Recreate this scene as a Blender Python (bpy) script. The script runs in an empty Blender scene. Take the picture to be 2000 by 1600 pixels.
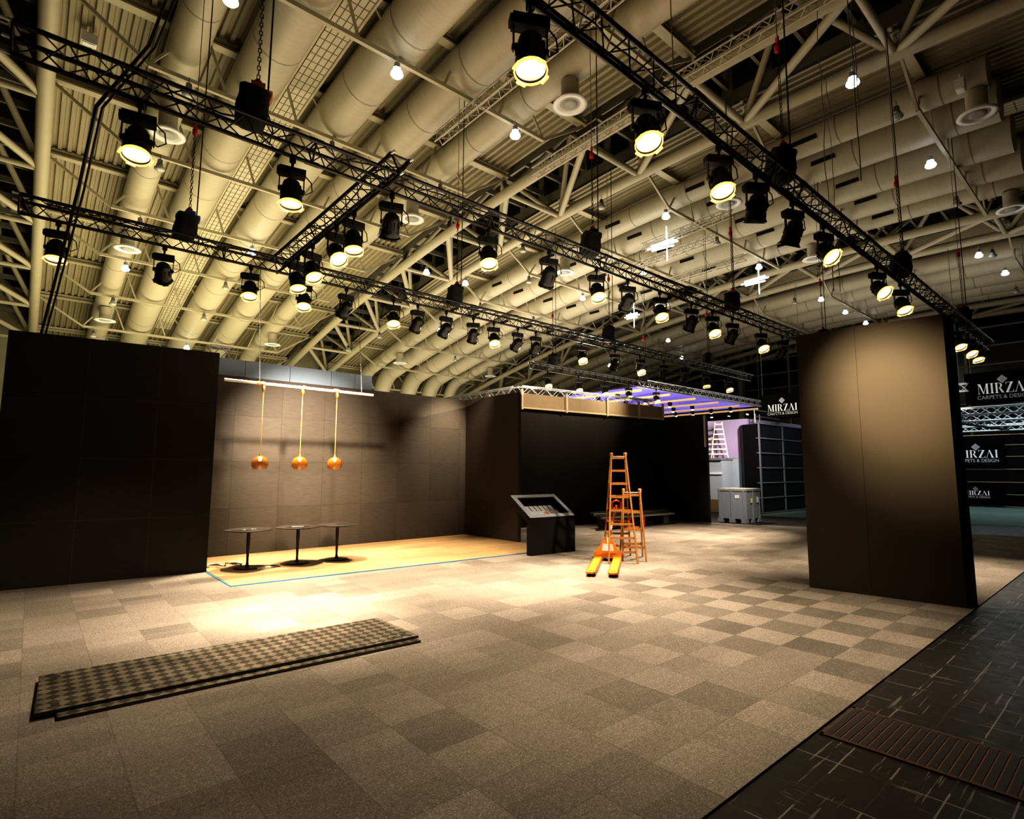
import bpy, math, random
from mathutils import Vector, Matrix
random.seed(7)
PI = math.pi
scn = bpy.context.scene
COL = scn.collection

# ------------------------------------------------------------------ mesh builder
class MB:
    def __init__(s): s.v = []; s.f = []; s.sm = []
    def add(s, vs, fs, smooth=False):
        b = len(s.v); s.v += [tuple(p) for p in vs]
        for f in fs: s.f.append(tuple(i + b for i in f)); s.sm.append(smooth)
        return s
    def box(s, c, d, rot=None):
        x, y, z = (k / 2 for k in d); c = Vector(c)
        vs = [Vector((a * x, b * y, e * z)) for e in (-1, 1) for b in (-1, 1) for a in (-1, 1)]
        if rot is not None: vs = [rot @ p for p in vs]
        return s.add([p + c for p in vs], [(0, 2, 3, 1), (4, 5, 7, 6), (0, 1, 5, 4), (2, 6, 7, 3), (0, 4, 6, 2), (1, 3, 7, 5)])
    def bar(s, p, q, w, h, up=(0, 0, 1)):
        p, q = Vector(p), Vector(q); d = q - p; l = d.length; d.normalize(); u = Vector(up)
        if abs(d.dot(u)) > .99: u = Vector((1, 0, 0))
        a = d.cross(u).normalized(); b = a.cross(d)
        m = Matrix((a, d, b)).transposed()
        return s.box((p + q) / 2, (w, l, h), m)
    def path(s, pts, r, n=8, caps=True, rs=None):
        pts = [Vector(p) for p in pts]; N = len(pts); vs = []; fs = []
        ref = None
        for i, p in enumerate(pts):
            d = (pts[min(i + 1, N - 1)] - pts[max(i - 1, 0)]).normalized()
            if ref is None:
                ref = d.cross(Vector((0, 0, 1)))
                if ref.length < .05: ref = d.cross(Vector((1, 0, 0)))
            ref = (ref - d * ref.dot(d)).normalized(); b = d.cross(ref)
            rr = rs[i] if rs else r
            for k in range(n):
                t = 2 * PI * k / n
                vs.append(p + (ref * math.cos(t) + b * math.sin(t)) * rr)
        for i in range(N - 1):
            for k in range(n):
                a, c = i * n + k, i * n + (k + 1) % n
                fs.append((a, c, c + n, a + n))
        s.add(vs, fs, True)
        if caps:
            s.add(vs[:n], [tuple(range(n))[::-1]]); s.add(vs[-n:], [tuple(range(n))])
        return s
    def tube(s, p, q, r, n=8, caps=True): return s.path([p, q], r, n, caps)
    def lathe(s, prof, o=(0, 0, 0), n=20, m=None, smooth=True, power=2):
        o = Vector(o); vs = []; fs = []
        for r, z in prof:
            for k in range(n):
                t = 2 * PI * k / n; c, d = math.cos(t), math.sin(t)
                if power != 2:
                    g = (abs(c) ** power + abs(d) ** power) ** (-1 / power); c *= g; d *= g
                p = Vector((r * c, r * d, z))
                if m is not None: p = m @ p
                vs.append(p + o)
        for i in range(len(prof) - 1):
            for k in range(n):
                a, b = i * n + k, i * n + (k + 1) % n
                fs.append((a, b, b + n, a + n))
        return s.add(vs, fs, smooth)
    def disc(s, r, o, n=20, m=None, flip=False):
        o = Vector(o); vs = []
        for k in range(n):
            p = Vector((r * math.cos(2 * PI * k / n), r * math.sin(2 * PI * k / n), 0))
            vs.append((m @ p if m is not None else p) + o)
        f = tuple(range(n)); return s.add(vs, [f[::-1] if flip else f])
    def prism(s, poly, z0, z1):
        n = len(poly); vs = [(x, y, z0) for x, y in poly] + [(x, y, z1) for x, y in poly]
        a = sum(poly[i][0] * poly[(i + 1) % n][1] - poly[(i + 1) % n][0] * poly[i][1] for i in range(n))
        fs = [tuple(range(n))[::-1], tuple(range(n, 2 * n))] + [(i, (i + 1) % n, (i + 1) % n + n, i + n) for i in range(n)]
        if a < 0: fs = [f[::-1] for f in fs]
        return s.add(vs, fs)
    def extr(s, poly, o, r, u, t):
        """polygon in (r,u) plane at o, extruded by vector t"""
        o, r, u, t = Vector(o), Vector(r), Vector(u), Vector(t); n = len(poly)
        vs = [o + r * x + u * y for x, y in poly]; vs += [p + t for p in vs]
        fs = [tuple(range(n)), tuple(range(n, 2 * n))[::-1]] + [(i, i + n, (i + 1) % n + n, (i + 1) % n) for i in range(n)]
        return s.add(vs, fs)
    def build(s, name, mat, parent=None, **kw):
        me = bpy.data.meshes.new(name); me.from_pydata(s.v, [], s.f); me.update()
        me.polygons.foreach_set('use_smooth', s.sm)
        import bmesh
        bm = bmesh.new(); bm.from_mesh(me); bmesh.ops.recalc_face_normals(bm, faces=bm.faces); bm.to_mesh(me); bm.free()
        me.materials.append(mat)
        o = bpy.data.objects.new(name, me); COL.objects.link(o); o.parent = parent
        for k, v in kw.items(): o[k] = v
        return o

LABELS = set()
def tag(o, label, cat, group=None, share=False):
    assert share or label not in LABELS, label
    LABELS.add(label); n = len(label.split()); assert 4 <= n <= 16, (n, label)
    o['label'] = label; o['category'] = cat
    if group: o['group'] = group
    return o
def thing(name, label, cat, loc=(0, 0, 0), rz=0, group=None, share=False):
    o = bpy.data.objects.new(name, None); COL.objects.link(o); o.location = loc; o.rotation_euler = (0, 0, rz)
    o.empty_display_size = .1
    return tag(o, label, cat, group, share)
def struct(mb, name, mat): return mb.build(name, mat, kind='structure')
KIDS = {}
def kids(o):
    if not KIDS:
        for c in bpy.data.objects:
            if c.parent: KIDS.setdefault(c.parent.name, []).append(c)
    return KIDS.get(o.name, [])
def dup(o, parent=None):
    c = o.copy(); COL.objects.link(c); c.parent = parent
    for k in list(o.children): dup(k, c)
    return c
ORD = ['first', 'second', 'third', 'fourth', 'fifth', 'sixth', 'seventh', 'eighth', 'ninth', 'tenth', 'eleventh', 'twelfth', 'thirteenth',
       'fourteenth', 'fifteenth', 'sixteenth', 'seventeenth', 'eighteenth', 'nineteenth', 'twentieth', 'twenty-first', 'twenty-second', 'twenty-third']

# ------------------------------------------------------------------ materials
class NT:
    def __init__(s, name):
        s.m = bpy.data.materials.new(name); s.m.use_nodes = True; s.t = s.m.node_tree; s.t.nodes.clear()
        s.out = s.n('ShaderNodeOutputMaterial'); s.b = s.n('ShaderNodeBsdfPrincipled'); s.l(s.b.outputs[0], s.out.inputs[0])
    def n(s, ty, **k):
        x = s.t.nodes.new(ty)
        for a, b in k.items(): setattr(x, a, b)
        return x
    def l(s, a, b): s.t.links.new(a, b)
    def val(s, sock, v):
        if hasattr(v, 'is_output'): s.l(v, sock)
        else: sock.default_value = v
    def math(s, op, a, b=0.0, c=0.0):
        x = s.n('ShaderNodeMath', operation=op)
        for i, v in enumerate((a, b, c)): s.val(x.inputs[i], v)
        return x.outputs[0]
    def xyz(s):
        tc = s.n('ShaderNodeTexCoord'); sp = s.n('ShaderNodeSeparateXYZ'); s.l(tc.outputs['Object'], sp.inputs[0])
        s.obj = tc.outputs['Object']; return sp.outputs
    def comb(s, x, y, z=0.0):
        c = s.n('ShaderNodeCombineXYZ')
        for i, v in enumerate((x, y, z)): s.val(c.inputs[i], v)
        return c.outputs[0]
    def noise(s, vec, scale, detail=2.0):
        x = s.n('ShaderNodeTexNoise'); s.l(vec, x.inputs['Vector']); x.inputs['Scale'].default_value = scale; x.inputs['Detail'].default_value = detail
        return x.outputs['Fac']
    def white(s, vec):
        x = s.n('ShaderNodeTexWhiteNoise', noise_dimensions='3D'); s.l(vec, x.inputs['Vector']); return x.outputs['Value']
    def mix(s, f, a, b):
        x = s.n('ShaderNodeMix', data_type='RGBA'); s.val(x.inputs['Factor'], f)
        for i, v in ((6, a), (7, b)):
            if hasattr(v, 'is_output'): s.l(v, x.inputs[i])
            else: x.inputs[i].default_value = (*v, 1)
        return x.outputs[2]
    def scale(s, col, f):
        x = s.n('ShaderNodeVectorMath', operation='SCALE'); s.val(x.inputs[0], col if hasattr(col, 'is_output') else col); s.val(x.inputs['Scale'], f); return x.outputs[0]
    def line(s, co, period, phase, w):
        """1 on a thin line every period"""
        d = s.math('PINGPONG', s.math('SUBTRACT', co, phase), period / 2)
        return s.math('LESS_THAN', d, w)
    def bump(s, h, st=.3, dist=.01):
        x = s.n('ShaderNodeBump'); x.inputs['Strength'].default_value = st; x.inputs['Distance'].default_value = dist
        s.l(h, x.inputs['Height']); s.l(x.outputs[0], s.b.inputs['Normal'])
    def base(s, c): s.val(s.b.inputs['Base Color'], c if hasattr(c, 'is_output') else (*c, 1))
    def set(s, **k):
        for a, b in k.items(): s.val(s.b.inputs[a.replace('_', ' ')], b)
        return s
def M(name, c, rough=.5, metal=0.0, spec=.5, var=.12, sc=8.0):
    t = NT(name); t.xyz()
    f = t.noise(t.obj, sc, 3); a = tuple(k * (1 - var) for k in c); b = tuple(min(1, k * (1 + var)) for k in c)
    t.base(t.mix(f, a, b)); t.set(Roughness=rough, Metallic=metal); t.b.inputs['Specular IOR Level'].default_value = spec
    return t.m
def EM(name, c, st, c2=None):
    t = NT(name); t.base(c2 or (.8, .8, .8)); t.b.inputs['Emission Color'].default_value = (*c, 1); t.b.inputs['Emission Strength'].default_value = st
    t.m.cycles.emission_sampling = 'NONE'
    return t.m

BLACK = M('black_paint', (.012, .012, .013), .38, spec=.5)
SOFTBLACK = M('black_cloth', (.012, .012, .014), .8)
ALU = M('bright_aluminium', (.74, .78, .84), .35, .2)
STEEL = M('dull_steel', (.3, .3, .3), .4, .8)
BEIGE = M('beige_steel_paint', (.43, .39, .28), .55, var=.08, sc=2)
RED = M('red_paint', (.55, .02, .03), .45)
ORANGE = M('orange_paint', (.75, .22, .02), .45)
BLUE = M('blue_paint', (.03, .08, .3), .4)
WHITE = M('white_plastic', (.75, .75, .73), .5)
LENS_ON = EM('glowing_lens', (1, .8, .5), 24)
LENS_HOT = EM('white_hot_lens', (1, .82, .55), 34)
LENS_OFF = M('dark_lens', (.05, .04, .03), .12, spec=.8)
RIM_GLOW = EM('warm_lit_rim', (1, .6, .18), 1.2, (.5, .32, .1))  # glow in the ring colour, for lens light spilling on the black rim
COOL = EM('cool_lamp_glow', (.75, .87, 1), 9)
GLASS_OFF = M('frosted_lamp_glass', (.42, .42, .4), .25, spec=.7)

# carpet
t = NT('carpet_tiles'); X, Y, Z = t.xyz()
u = t.math('DIVIDE', t.math('SUBTRACT', X, .569), .5); v = t.math('DIVIDE', t.math('SUBTRACT', Y, 1.705), .5)
iu, iv = t.math('FLOOR', u), t.math('FLOOR', v)
rnd = t.white(t.comb(iu, iv, 0.0))
par = t.math('MODULO', t.math('ABSOLUTE', t.math('ADD', iu, iv)), 2.0)
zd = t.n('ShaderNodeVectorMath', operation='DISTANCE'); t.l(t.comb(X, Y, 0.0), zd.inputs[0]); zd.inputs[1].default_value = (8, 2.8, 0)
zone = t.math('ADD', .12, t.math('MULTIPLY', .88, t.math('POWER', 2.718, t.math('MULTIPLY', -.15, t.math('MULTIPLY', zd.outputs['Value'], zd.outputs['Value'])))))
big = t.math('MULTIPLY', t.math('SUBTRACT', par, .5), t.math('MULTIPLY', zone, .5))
half = t.white(t.comb(t.math('FLOOR', t.math('MULTIPLY', u, .5)), t.math('FLOOR', t.math('MULTIPLY', v, 2.0)), 4.0))
tone = t.math('ADD', t.math('ADD', t.math('ADD', .78, t.math('MULTIPLY', half, .16)), t.math('MULTIPLY', rnd, .34)), big)
gx = t.noise(t.comb(t.math('MULTIPLY', X, .25), Y, 0.0), 55, 2); gy = t.noise(t.comb(X, t.math('MULTIPLY', Y, .25), 3.0), 55, 2)
grain = t.math('ADD', t.math('MULTIPLY', gx, par), t.math('MULTIPLY', gy, t.math('SUBTRACT', 1.0, par)))
fib = t.noise(t.obj, 120, 3)
patch = t.noise(t.comb(X, t.math('MULTIPLY', Y, 2.5), 1.0), 1.6, 3)
tone = t.math('MULTIPLY', tone, t.math('ADD', .48, t.math('ADD', t.math('MULTIPLY', grain, .42), t.math('ADD', t.math('MULTIPLY', t.math('POWER', t.math('MULTIPLY', fib, 1.75), 4.0), .5), t.math('MULTIPLY', patch, .24)))))
fl = t.math('GREATER_THAN', t.noise(t.obj, 75, 0), .865)
seam = t.math('MAXIMUM', t.line(X, .5, .569, .004), t.line(Y, .5, 1.705, .004))
tone = t.math('MULTIPLY', tone, t.math('SUBTRACT', 1.0, t.math('MULTIPLY', seam, .2)))
t.base(t.scale(t.mix(fl, (.165, .149, .127), (.5, .46, .4)), tone)); t.set(Roughness=.95); t.b.inputs['Specular IOR Level'].default_value = .1
t.bump(fib, .5, .01)
CARPET = t.m

# black hall floor
t = NT('black_hall_floor'); X, Y, Z = t.xyz()
wob = t.math('MULTIPLY', t.math('SUBTRACT', t.noise(t.obj, 3, 3), .5), .016)
gr = t.math('MAXIMUM', t.line(t.math('ADD', X, wob), .46, .3, .005), t.line(t.math('ADD', Y, wob), .27, .1, .005))
brk = t.math('GREATER_THAN', t.noise(t.obj, 2.1, 4), .5)
scr = t.math('MULTIPLY', t.math('GREATER_THAN', t.noise(t.comb(t.math('MULTIPLY', X, .12), t.math('MULTIPLY', Y, 3.0), 0.0), 9, 4), .64), .35)
scr2 = t.math('MULTIPLY', t.math('GREATER_THAN', t.noise(t.comb(t.math('MULTIPLY', X, 4.0), t.math('MULTIPLY', Y, .3), 5.0), 8, 4), .66), .3)
f = t.math('MAXIMUM', t.math('MULTIPLY', gr, t.math('ADD', .06, t.math('MULTIPLY', brk, .5))), t.math('MAXIMUM', scr, scr2))
cl = t.noise(t.obj, 1.3, 4)
t.base(t.mix(f, t.mix(cl, (.006, .006, .005), (.016, .015, .013)), (.26, .23, .18)))
t.set(Roughness=t.math('ADD', .38, t.math('MULTIPLY', t.noise(t.obj, 6, 3), .3)))
t.b.inputs['Specular IOR Level'].default_value = .3
t.bump(t.noise(t.obj, 20, 4), .15, .01)
HALLFLOOR = t.m

def panel_mat(name, c, ax, px, pz, w=.004, dark=.45, rough=.5, period=1.0, hp=1.0, var=.25, nz=.5):
    t = NT(name); X, Y, Z = t.xyz(); h = X if ax == 'x' else Y
    iu, iz = t.math('FLOOR', t.math('DIVIDE', t.math('SUBTRACT', h, px), period)), t.math('FLOOR', t.math('DIVIDE', t.math('SUBTRACT', Z, pz), hp))
    r = t.white(t.comb(iu, iz, 2.0))
    ln = t.math('MAXIMUM', t.line(h, period, px, w), t.line(Z, hp, pz, w))
    n = t.noise(t.comb(t.math('MULTIPLY', X, 1.0), Y, t.math('MULTIPLY', Z, 6.0)), 5, 3)
    k = t.math('MULTIPLY', t.math('ADD', 1 - var / 2, t.math('MULTIPLY', r, var)), t.math('ADD', 1 - nz / 2, t.math('MULTIPLY', n, nz)))
    k = t.math('MULTIPLY', k, t.math('SUBTRACT', 1.0, t.math('MULTIPLY', ln, dark)))
    t.base(t.scale(c, k)); t.set(Roughness=rough); t.b.inputs['Specular IOR Level'].default_value = .25
    return t.m
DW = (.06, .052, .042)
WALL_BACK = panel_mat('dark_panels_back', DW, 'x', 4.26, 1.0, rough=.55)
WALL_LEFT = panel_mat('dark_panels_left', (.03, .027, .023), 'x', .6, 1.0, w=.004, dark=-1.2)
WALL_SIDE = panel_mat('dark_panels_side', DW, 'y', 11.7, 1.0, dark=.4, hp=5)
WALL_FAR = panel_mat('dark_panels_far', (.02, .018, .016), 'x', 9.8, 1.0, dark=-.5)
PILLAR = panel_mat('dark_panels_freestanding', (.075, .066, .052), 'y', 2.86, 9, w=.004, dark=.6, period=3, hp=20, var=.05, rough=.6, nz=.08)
# wood
t = NT('oak_laminate'); X, Y, Z = t.xyz()
row = t.math('FLOOR', t.math('DIVIDE', Y, .19)); r = t.white(t.comb(row, t.math('FLOOR', t.math('DIVIDE', t.math('ADD', X, t.math('MULTIPLY', row, .7)), 1.3)), 0.0))
gn = t.noise(t.comb(t.math('MULTIPLY', X, .15), Y, t.math('MULTIPLY', row, 3.1)), 22, 4)
ln = t.line(Y, .19, 0, .002)
k = t.math('MULTIPLY', t.math('ADD', .72, t.math('MULTIPLY', r, .3)), t.math('ADD', .7, t.math('MULTIPLY', gn, .55)))
t.base(t.scale((.42, .285, .145), t.math('MULTIPLY', k, t.math('SUBTRACT', 1.0, t.math('MULTIPLY', ln, .4))))); t.set(Roughness=.42)
WOOD = t.m
t = NT('ladder_wood'); X, Y, Z = t.xyz(); n = t.noise(t.comb(t.math('MULTIPLY', X, 3.0), t.math('MULTIPLY', Y, 3.0), Z), 14, 4)
t.base(t.mix(n, (.22, .085, .02), (.55, .27, .08))); t.set(Roughness=.5); LADDERWOOD = t.m
PALEWOOD_GLOW = EM('pale_wood_glow', (1, .8, .6), .25, (.85, .68, .5))  # faint glow in the wood makes the far ladders look strongly lit
# corrugated deck & ducts
t = NT('beige_corrugated_deck'); X, Y, Z = t.xyz(); n = t.noise(t.obj, .6, 2)
t.base(t.mix(n, (.26, .225, .145), (.36, .315, .21))); t.set(Roughness=.6); DECK = t.m
t = NT('beige_duct_metal'); X, Y, Z = t.xyz()
ln = t.line(Y, 2.6, .4, .022); sp = t.noise(t.comb(t.math('MULTIPLY', X, .2), t.math('MULTIPLY', Y, 6.0), t.math('MULTIPLY', Z, .2)), 2.4, 1)
t.base(t.mix(t.math('MULTIPLY', ln, .7), t.mix(sp, (.40, .36, .265), (.47, .43, .325)), (.12, .1, .07))); t.set(Roughness=.5); DUCT = t.m
t = NT('perforated_tray'); X, Y, Z = t.xyz()
ln = t.math('MAXIMUM', t.line(X, .17, 0, .014), t.line(Y, .3, 0, .016)); t.base(t.mix(ln, (.46, .42, .31), (.1, .085, .05))); t.set(Roughness=.6); TRAY = t.m
# tread plate
t = NT('tread_plate_metal'); X, Y, Z = t.xyz()
a = t.math('DIVIDE', X, .105); b = t.math('DIVIDE', Y, .12)
p, q = t.math('ADD', a, b), t.math('SUBTRACT', a, b)
ck = t.math('MODULO', t.math('ABSOLUTE', t.math('ADD', t.math('FLOOR', p), t.math('FLOOR', q))), 2.0)
ck1 = t.math('MODULO', t.math('ABSOLUTE', t.math('FLOOR', p)), 2.0)
ch = t.math('MULTIPLY', ck, 1.0)
e1 = t.line(p, 1, 0, .09); e2 = t.line(q, 1, 0, .09)
dirt = t.noise(t.obj, 5, 4)
t.base(t.mix(ch, t.scale((.1, .09, .07), t.math('ADD', .4, dirt)), t.scale((.27, .245, .19), t.math('ADD', .4, dirt))))  # pale and dark diamonds paint in the differing reflections of the treads
t.set(Metallic=.75, Roughness=t.math('ADD', .34, t.math('MULTIPLY', dirt, .25))); t.bump(t.math('MULTIPLY', ch, 1.0), .5, .006); TREAD = t.m

# ------------------------------------------------------------------ camera
cam = bpy.data.cameras.new('camera'); co = bpy.data.objects.new('camera', cam); COL.objects.link(co)
yaw, pit, rol = math.radians(40.8873), math.radians(6.3106), math.radians(.1296)
fw = Vector((math.sin(yaw) * math.cos(pit), math.cos(yaw) * math.cos(pit), math.sin(pit)))
rt = Vector((math.cos(yaw), -math.sin(yaw), 0)); up = rt.cross(fw)
rt, up = rt * math.cos(rol) + up * math.sin(rol), up * math.cos(rol) - rt * math.sin(rol)
m = Matrix((rt, up, -fw)).transposed().to_4x4(); m.translation = (0, 0, 1.82)
co.matrix_world = m; cam.sensor_width = 36; cam.lens = 1078.78 * 36 / 2000; cam.clip_end = 300; cam.clip_start = .05
scn.camera = co

# ------------------------------------------------------------------ floor, carpet
struct(MB().box((24, 13, -.1), (78, 62, .18)), 'floor', HALLFLOOR)
struct(MB().prism([(-12, 1.705), (16, 1.705), (21.6, 1.78), (18.2, 10.9), (18.3, 12.9), (9.5, 13.6), (-12, 13.6)], -.005, .004), 'carpet', CARPET)
gr = thing('floor_grate', 'rusty iron floor grate with long slots sunk in the black hall floor', 'grate', (4.32, 1.68, 0))
fm = MB(); 
for y in (0, -1.06 - .5): pass
RUST = M('rusty_iron', (.075, .042, .03), .6, .4, var=.5, sc=25)
L = 3.3
fm.box((.31, -.012, -.004), (.66, .024, .014)); fm.box((0, -L / 2, -.004), (.03, L, .014)); fm.box((.63, -L / 2, -.004), (.03, L, .014))
fm.build('frame', RUST, gr)
MB().box((.315, -L / 2, -.0035), (.6, L, .004)).build('pit', M('grate_rust', (.13, .06, .035), .8, var=.6, sc=30), gr)
bm_ = MB().box((0, 0, 0), (.6, .042, .012)); b0 = None
for i in range(60):
    y = -.045 - i * .0535
    if b0 is None: b0 = bm_.build('grate_bar', M('black_grate_bar', (.014, .012, .01), .6, .1, var=.6, sc=20), gr); o = b0
    else: o = b0.copy(); COL.objects.link(o)
    o.location = (.315, y, -.003); o.rotation_euler = (0, 0, 0)

# ------------------------------------------------------------------ hall shell
def ZL(y): return 11.82 - (y - 8.5) ** 2 / 250
A0 = [(-16.7, -3.36), (-.46, 12.9), (15.8, 29.2), (32.1, 45.4)]       # roof bays in X
TR = [(-3.36, -.46), (12.9, 15.8), (29.2, 32.1), (45.4, 48.3)]        # roof trusses in X
YS = [11.3 + 3.93 * k for k in range(-4, 8)]                          # purlin lines
YEND = 40.2
def ysteps(a, b, n): return [a + (b - a) * i / n for i in range(n + 1)]
for bi, (x0, x1) in enumerate(A0):
    prof = []; x = x0 + .1; p = .25
    while x < x1 - .1:
        for dx, dz in ((0, 0), (.1, 0), (.13, .1), (.22, .1)):
            if x + dx < x1 - .05: prof.append((x + dx, dz))
        x += p
    ys = ysteps(-8, YEND, 16); n = len(prof); mb = MB()
    vs = [(px, y, ZL(y) + 1.46 + dz) for y in ys for px, dz in prof]
    mb.add(vs, [(j * n + i, j * n + i + 1, (j + 1) * n + i + 1, (j + 1) * n + i) for j in range(len(ys) - 1) for i in range(n - 1)])
    mb.build('ceiling', DECK, kind='structure')
DARKGL = M('dark_roof_glass', (.012, .014, .012), .3)
LOUV = M('louver_panel', (.16, .145, .105), .6)
for ti, (x0, x1) in enumerate(TR):
    ys = ysteps(-8, YEND, 16)
    for sx in (x0 + .12, x1 - .12):
        mb = MB(); n = len(ys)
        vs = [(sx, y, ZL(y) + z) for y in ys for z in (1.4, 3.9)]
        mb.add(vs, [(2 * i, 2 * i + 1, 2 * i + 3, 2 * i + 2) for i in range(n - 1)]); mb.build('trim_1', LOUV, kind='structure')
    mb = MB(); vs = [(x, y, ZL(y) + 3.9) for y in ys for x in (x0 + .1, x1 - .1)]
    mb.add(vs, [(2 * i, 2 * i + 1, 2 * i + 3, 2 * i + 2) for i in range(n - 1)]); mb.build('ceiling', DARKGL, kind='structure')
    # glazing panes and cross slats in the raised strip
    mb = MB(); mb2 = MB()
    y = -6
    while y < 39:
        z = ZL(y)
        for sx in (x0 + .15, x1 - .15): mb2.box((sx, y, z + 2.55), (.03, .8, 1.5))
        mb.box(((x0 + x1) / 2, y + .6, z + 2.0), (x1 - x0 - .3, .1, .22))
        y += 1.2
    mb2.build('window_1', DARKGL, kind='structure'); mb.build('trim_2', M('slat_paint', (.2, .185, .14), .6), kind='structure')
# end walls
WALLB = M('beige_cladding', (.3, .28, .2), .7, sc=1)
struct(MB().box((16, YEND + .2, 6.2), (66, .3, 12.4)), 'wall_back', WALLB)
struct(MB().box((-16.5, 16, 6.5), (.3, 50, 13)), 'wall_left', M('dark_cladding', (.06, .055, .045), .7))
struct(MB().box((49.2, 16, 7), (.2, 50, 15)), 'window_2', M('night_glass', (.008, .01, .012), .15))
mu = MB()
for k in range(-2, 12): mu.box((49.05, 4 * k, 6.5), (.14, .16, 13))
for k in range(2, 10): mu.box((49.03, 16, 1.3 * k), (.12, 50, .1))
struct(mu, 'trim_3', M('mullion_paint', (.3, .27, .2), .5))
cm = MB()
for y in (9, 16.5, 24): cm.tube((48.3, y, 0), (48.3, y, 11), .25, 12)
struct(cm, 'trim_4', BEIGE)

# roof trusses
TN = ['leftmost', 'middle', 'right-hand', 'farthest right']
for ti, (x0, x1) in enumerate(TR):
    t_ = thing('roof_truss', f'{TN[ti]} beige tubular steel roof truss carrying the arched hall ceiling', 'roof truss', (x0, 0, 0))
    xm = (x0 + x1) / 2 - x0; w = x1 - x0
    ys = ysteps(-6, 39.8, 22)
    for cx, dz, nm, r in ((0, .65, 'lower_chord', .2), (w, .65, 'lower_chord', .2), (xm, 2.75, 'upper_chord', .17)):
        MB().path([(cx, y, ZL(y) + dz) for y in ys], r, 12).build(nm, BEIGE, t_)
    for k, y in enumerate(YS):
        za, zb, y2 = ZL(y) + .65, ZL(y + 3.93) + .65, y + 3.93; ym = y + 1.96; zm = ZL(ym) + 2.75
        MB().tube((0, y, za), (w, y, za), .1, 8).build('brace', BEIGE, t_)
        if y2 < 40:
            MB().tube((0, y, za), (w, y2, zb), .12, 8).build('brace', BEIGE, t_)
            for cx in (0, w):
                MB().tube((cx, y, za), (xm, ym, zm), .1, 8).build('brace', BEIGE, t_)
                MB().tube((cx, y2, zb), (xm, ym, zm), .1, 8).build('brace', BEIGE, t_)

# purlins
def make_purlin(label):
    t_ = thing('roof_purlin', label, 'roof beam', group='roof beams across the bays')
    w = 13.36
    MB().box((w / 2, 0, 1.25), (w, .26, .05)).box((w / 2, 0, 1.42), (w, .22, .03)).box((w / 2, 0, 1.33), (w, .04, .2)).build('top_beam', BEIGE, t_)
    MB().bar((1.9, 0, 0), (w - 1.9, 0, 0), .1, .11).build('lower_chord', BEIGE, t_)
    for a, b in (((0.1, 0, 1.2), (1.9, 0, 0)), ((w - .1, 0, 1.2), (w - 1.9, 0, 0))): MB().bar(a, b, .07, .09).build('end_brace', BEIGE, t_)
    for a, b in ((1.9, 2.75), (3.65, 3.2), (5.5, 5.1), (w / 2, w / 2 - .9), (w - 5.5, w - 5.0), (w - 3.65, w - 3.2), (w - 1.9, w - 2.75)):
        MB().bar((a, 0, 0), (b, 0, 1.22), .05, .06).build('strut', BEIGE, t_)
    return t_
BAYN = ['left', 'near left', 'right', 'far right']
pp = None
for bi, (x0, x1) in enumerate(A0):
    for k, y in enumerate(YS):
        if (bi == 3 and k < 2) or (bi == 0 and k < 5): continue
        lab = f'beige trussed roof beam in the {BAYN[bi]} ceiling bay, {ORD[len(YS) - 1 - k]} from the back wall'
        if pp is None: pp = make_purlin(lab); o = pp
        else:
            o = dup(pp); tag(o, lab, 'roof beam', 'roof beams across the bays')
        o.location = (x0, y, ZL(y))

# ducts
slotm = MB().box((0, 0, 0), (.06, .75, .14))
for bi, (x0, x1) in enumerate(A0[1:]):
    for di, (dx, r) in enumerate(((2.66, .44), (4.35, .62), (6.66, .64), (8.6, .62), (10.56, .46))):
        x = x0 + dx; ya = -7 if bi == 0 else 2.0
        ys = ysteps(ya, 37.2, 26); pts = [(x, y, ZL(y) + .76) for y in ys]
        ze = pts[-1][2]
        for k in range(1, 7):
            a = k / 6 * PI / 2 * .86; R = 1.7
            pts.append((x, 37.2 + R * math.sin(a), ze - .23 * R * math.sin(a) - R * (1 - math.cos(a))))
        pts.append((x, pts[-1][1] + .25, pts[-1][2] - 2.2))
        mb = MB().path(pts, r, 20)
        o = mb.build('ventilation_duct', DUCT)
        bn = ['left', 'right', 'far right'][bi]
        tag(o, f'round beige ventilation duct under the {bn} ceiling bay, {ORD[di]} from its left side', 'duct', 'ventilation ducts')
        if bi == 1:
            for k in range(1, 7):
                y = 2.6 + k * 3.9
                q = slotm.build('air_slot', SOFTBLACK, o) if k == 1 and di == 0 else bpy.data.objects.new('air_slot', bpy.data.meshes['air_slot'])
                if q.name not in COL.objects: COL.objects.link(q); q.parent = o
                q.location = (x - r * .93, y, ZL(y) + .76 - r * .35)
for bi, (x0, x1) in enumerate(A0[1:]):
    ys = ysteps(-6, 36, 20)
    for j, dx in enumerate((5.48,)):
        t_ = thing('cable_tray', f'wide perforated beige tray running along the {["left","right","far right"][bi]} ceiling bay', 'tray', (x0 + dx, 0, 0))
        mb = MB(); n = len(ys)
        vs = [(sx * .3, y, ZL(y) + .95 + dz) for y in ys for sx, dz in ((-1, 0), (1, 0), (1, .12), (-1, .12))]
        fs = [(4 * i + a, 4 * i + (a + 1) % 4, 4 * i + 4 + (a + 1) % 4, 4 * i + 4 + a) for i in range(n - 1) for a in range(4)]
        mb.add(vs, fs); mb.build('tray_deck', TRAY, t_)
        for sx in (-.36, .36):
            mb = MB(); mb.path([(sx, y, ZL(y) + .98) for y in ys], .05, 6); mb.build('rim', BEIGE, t_)

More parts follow.
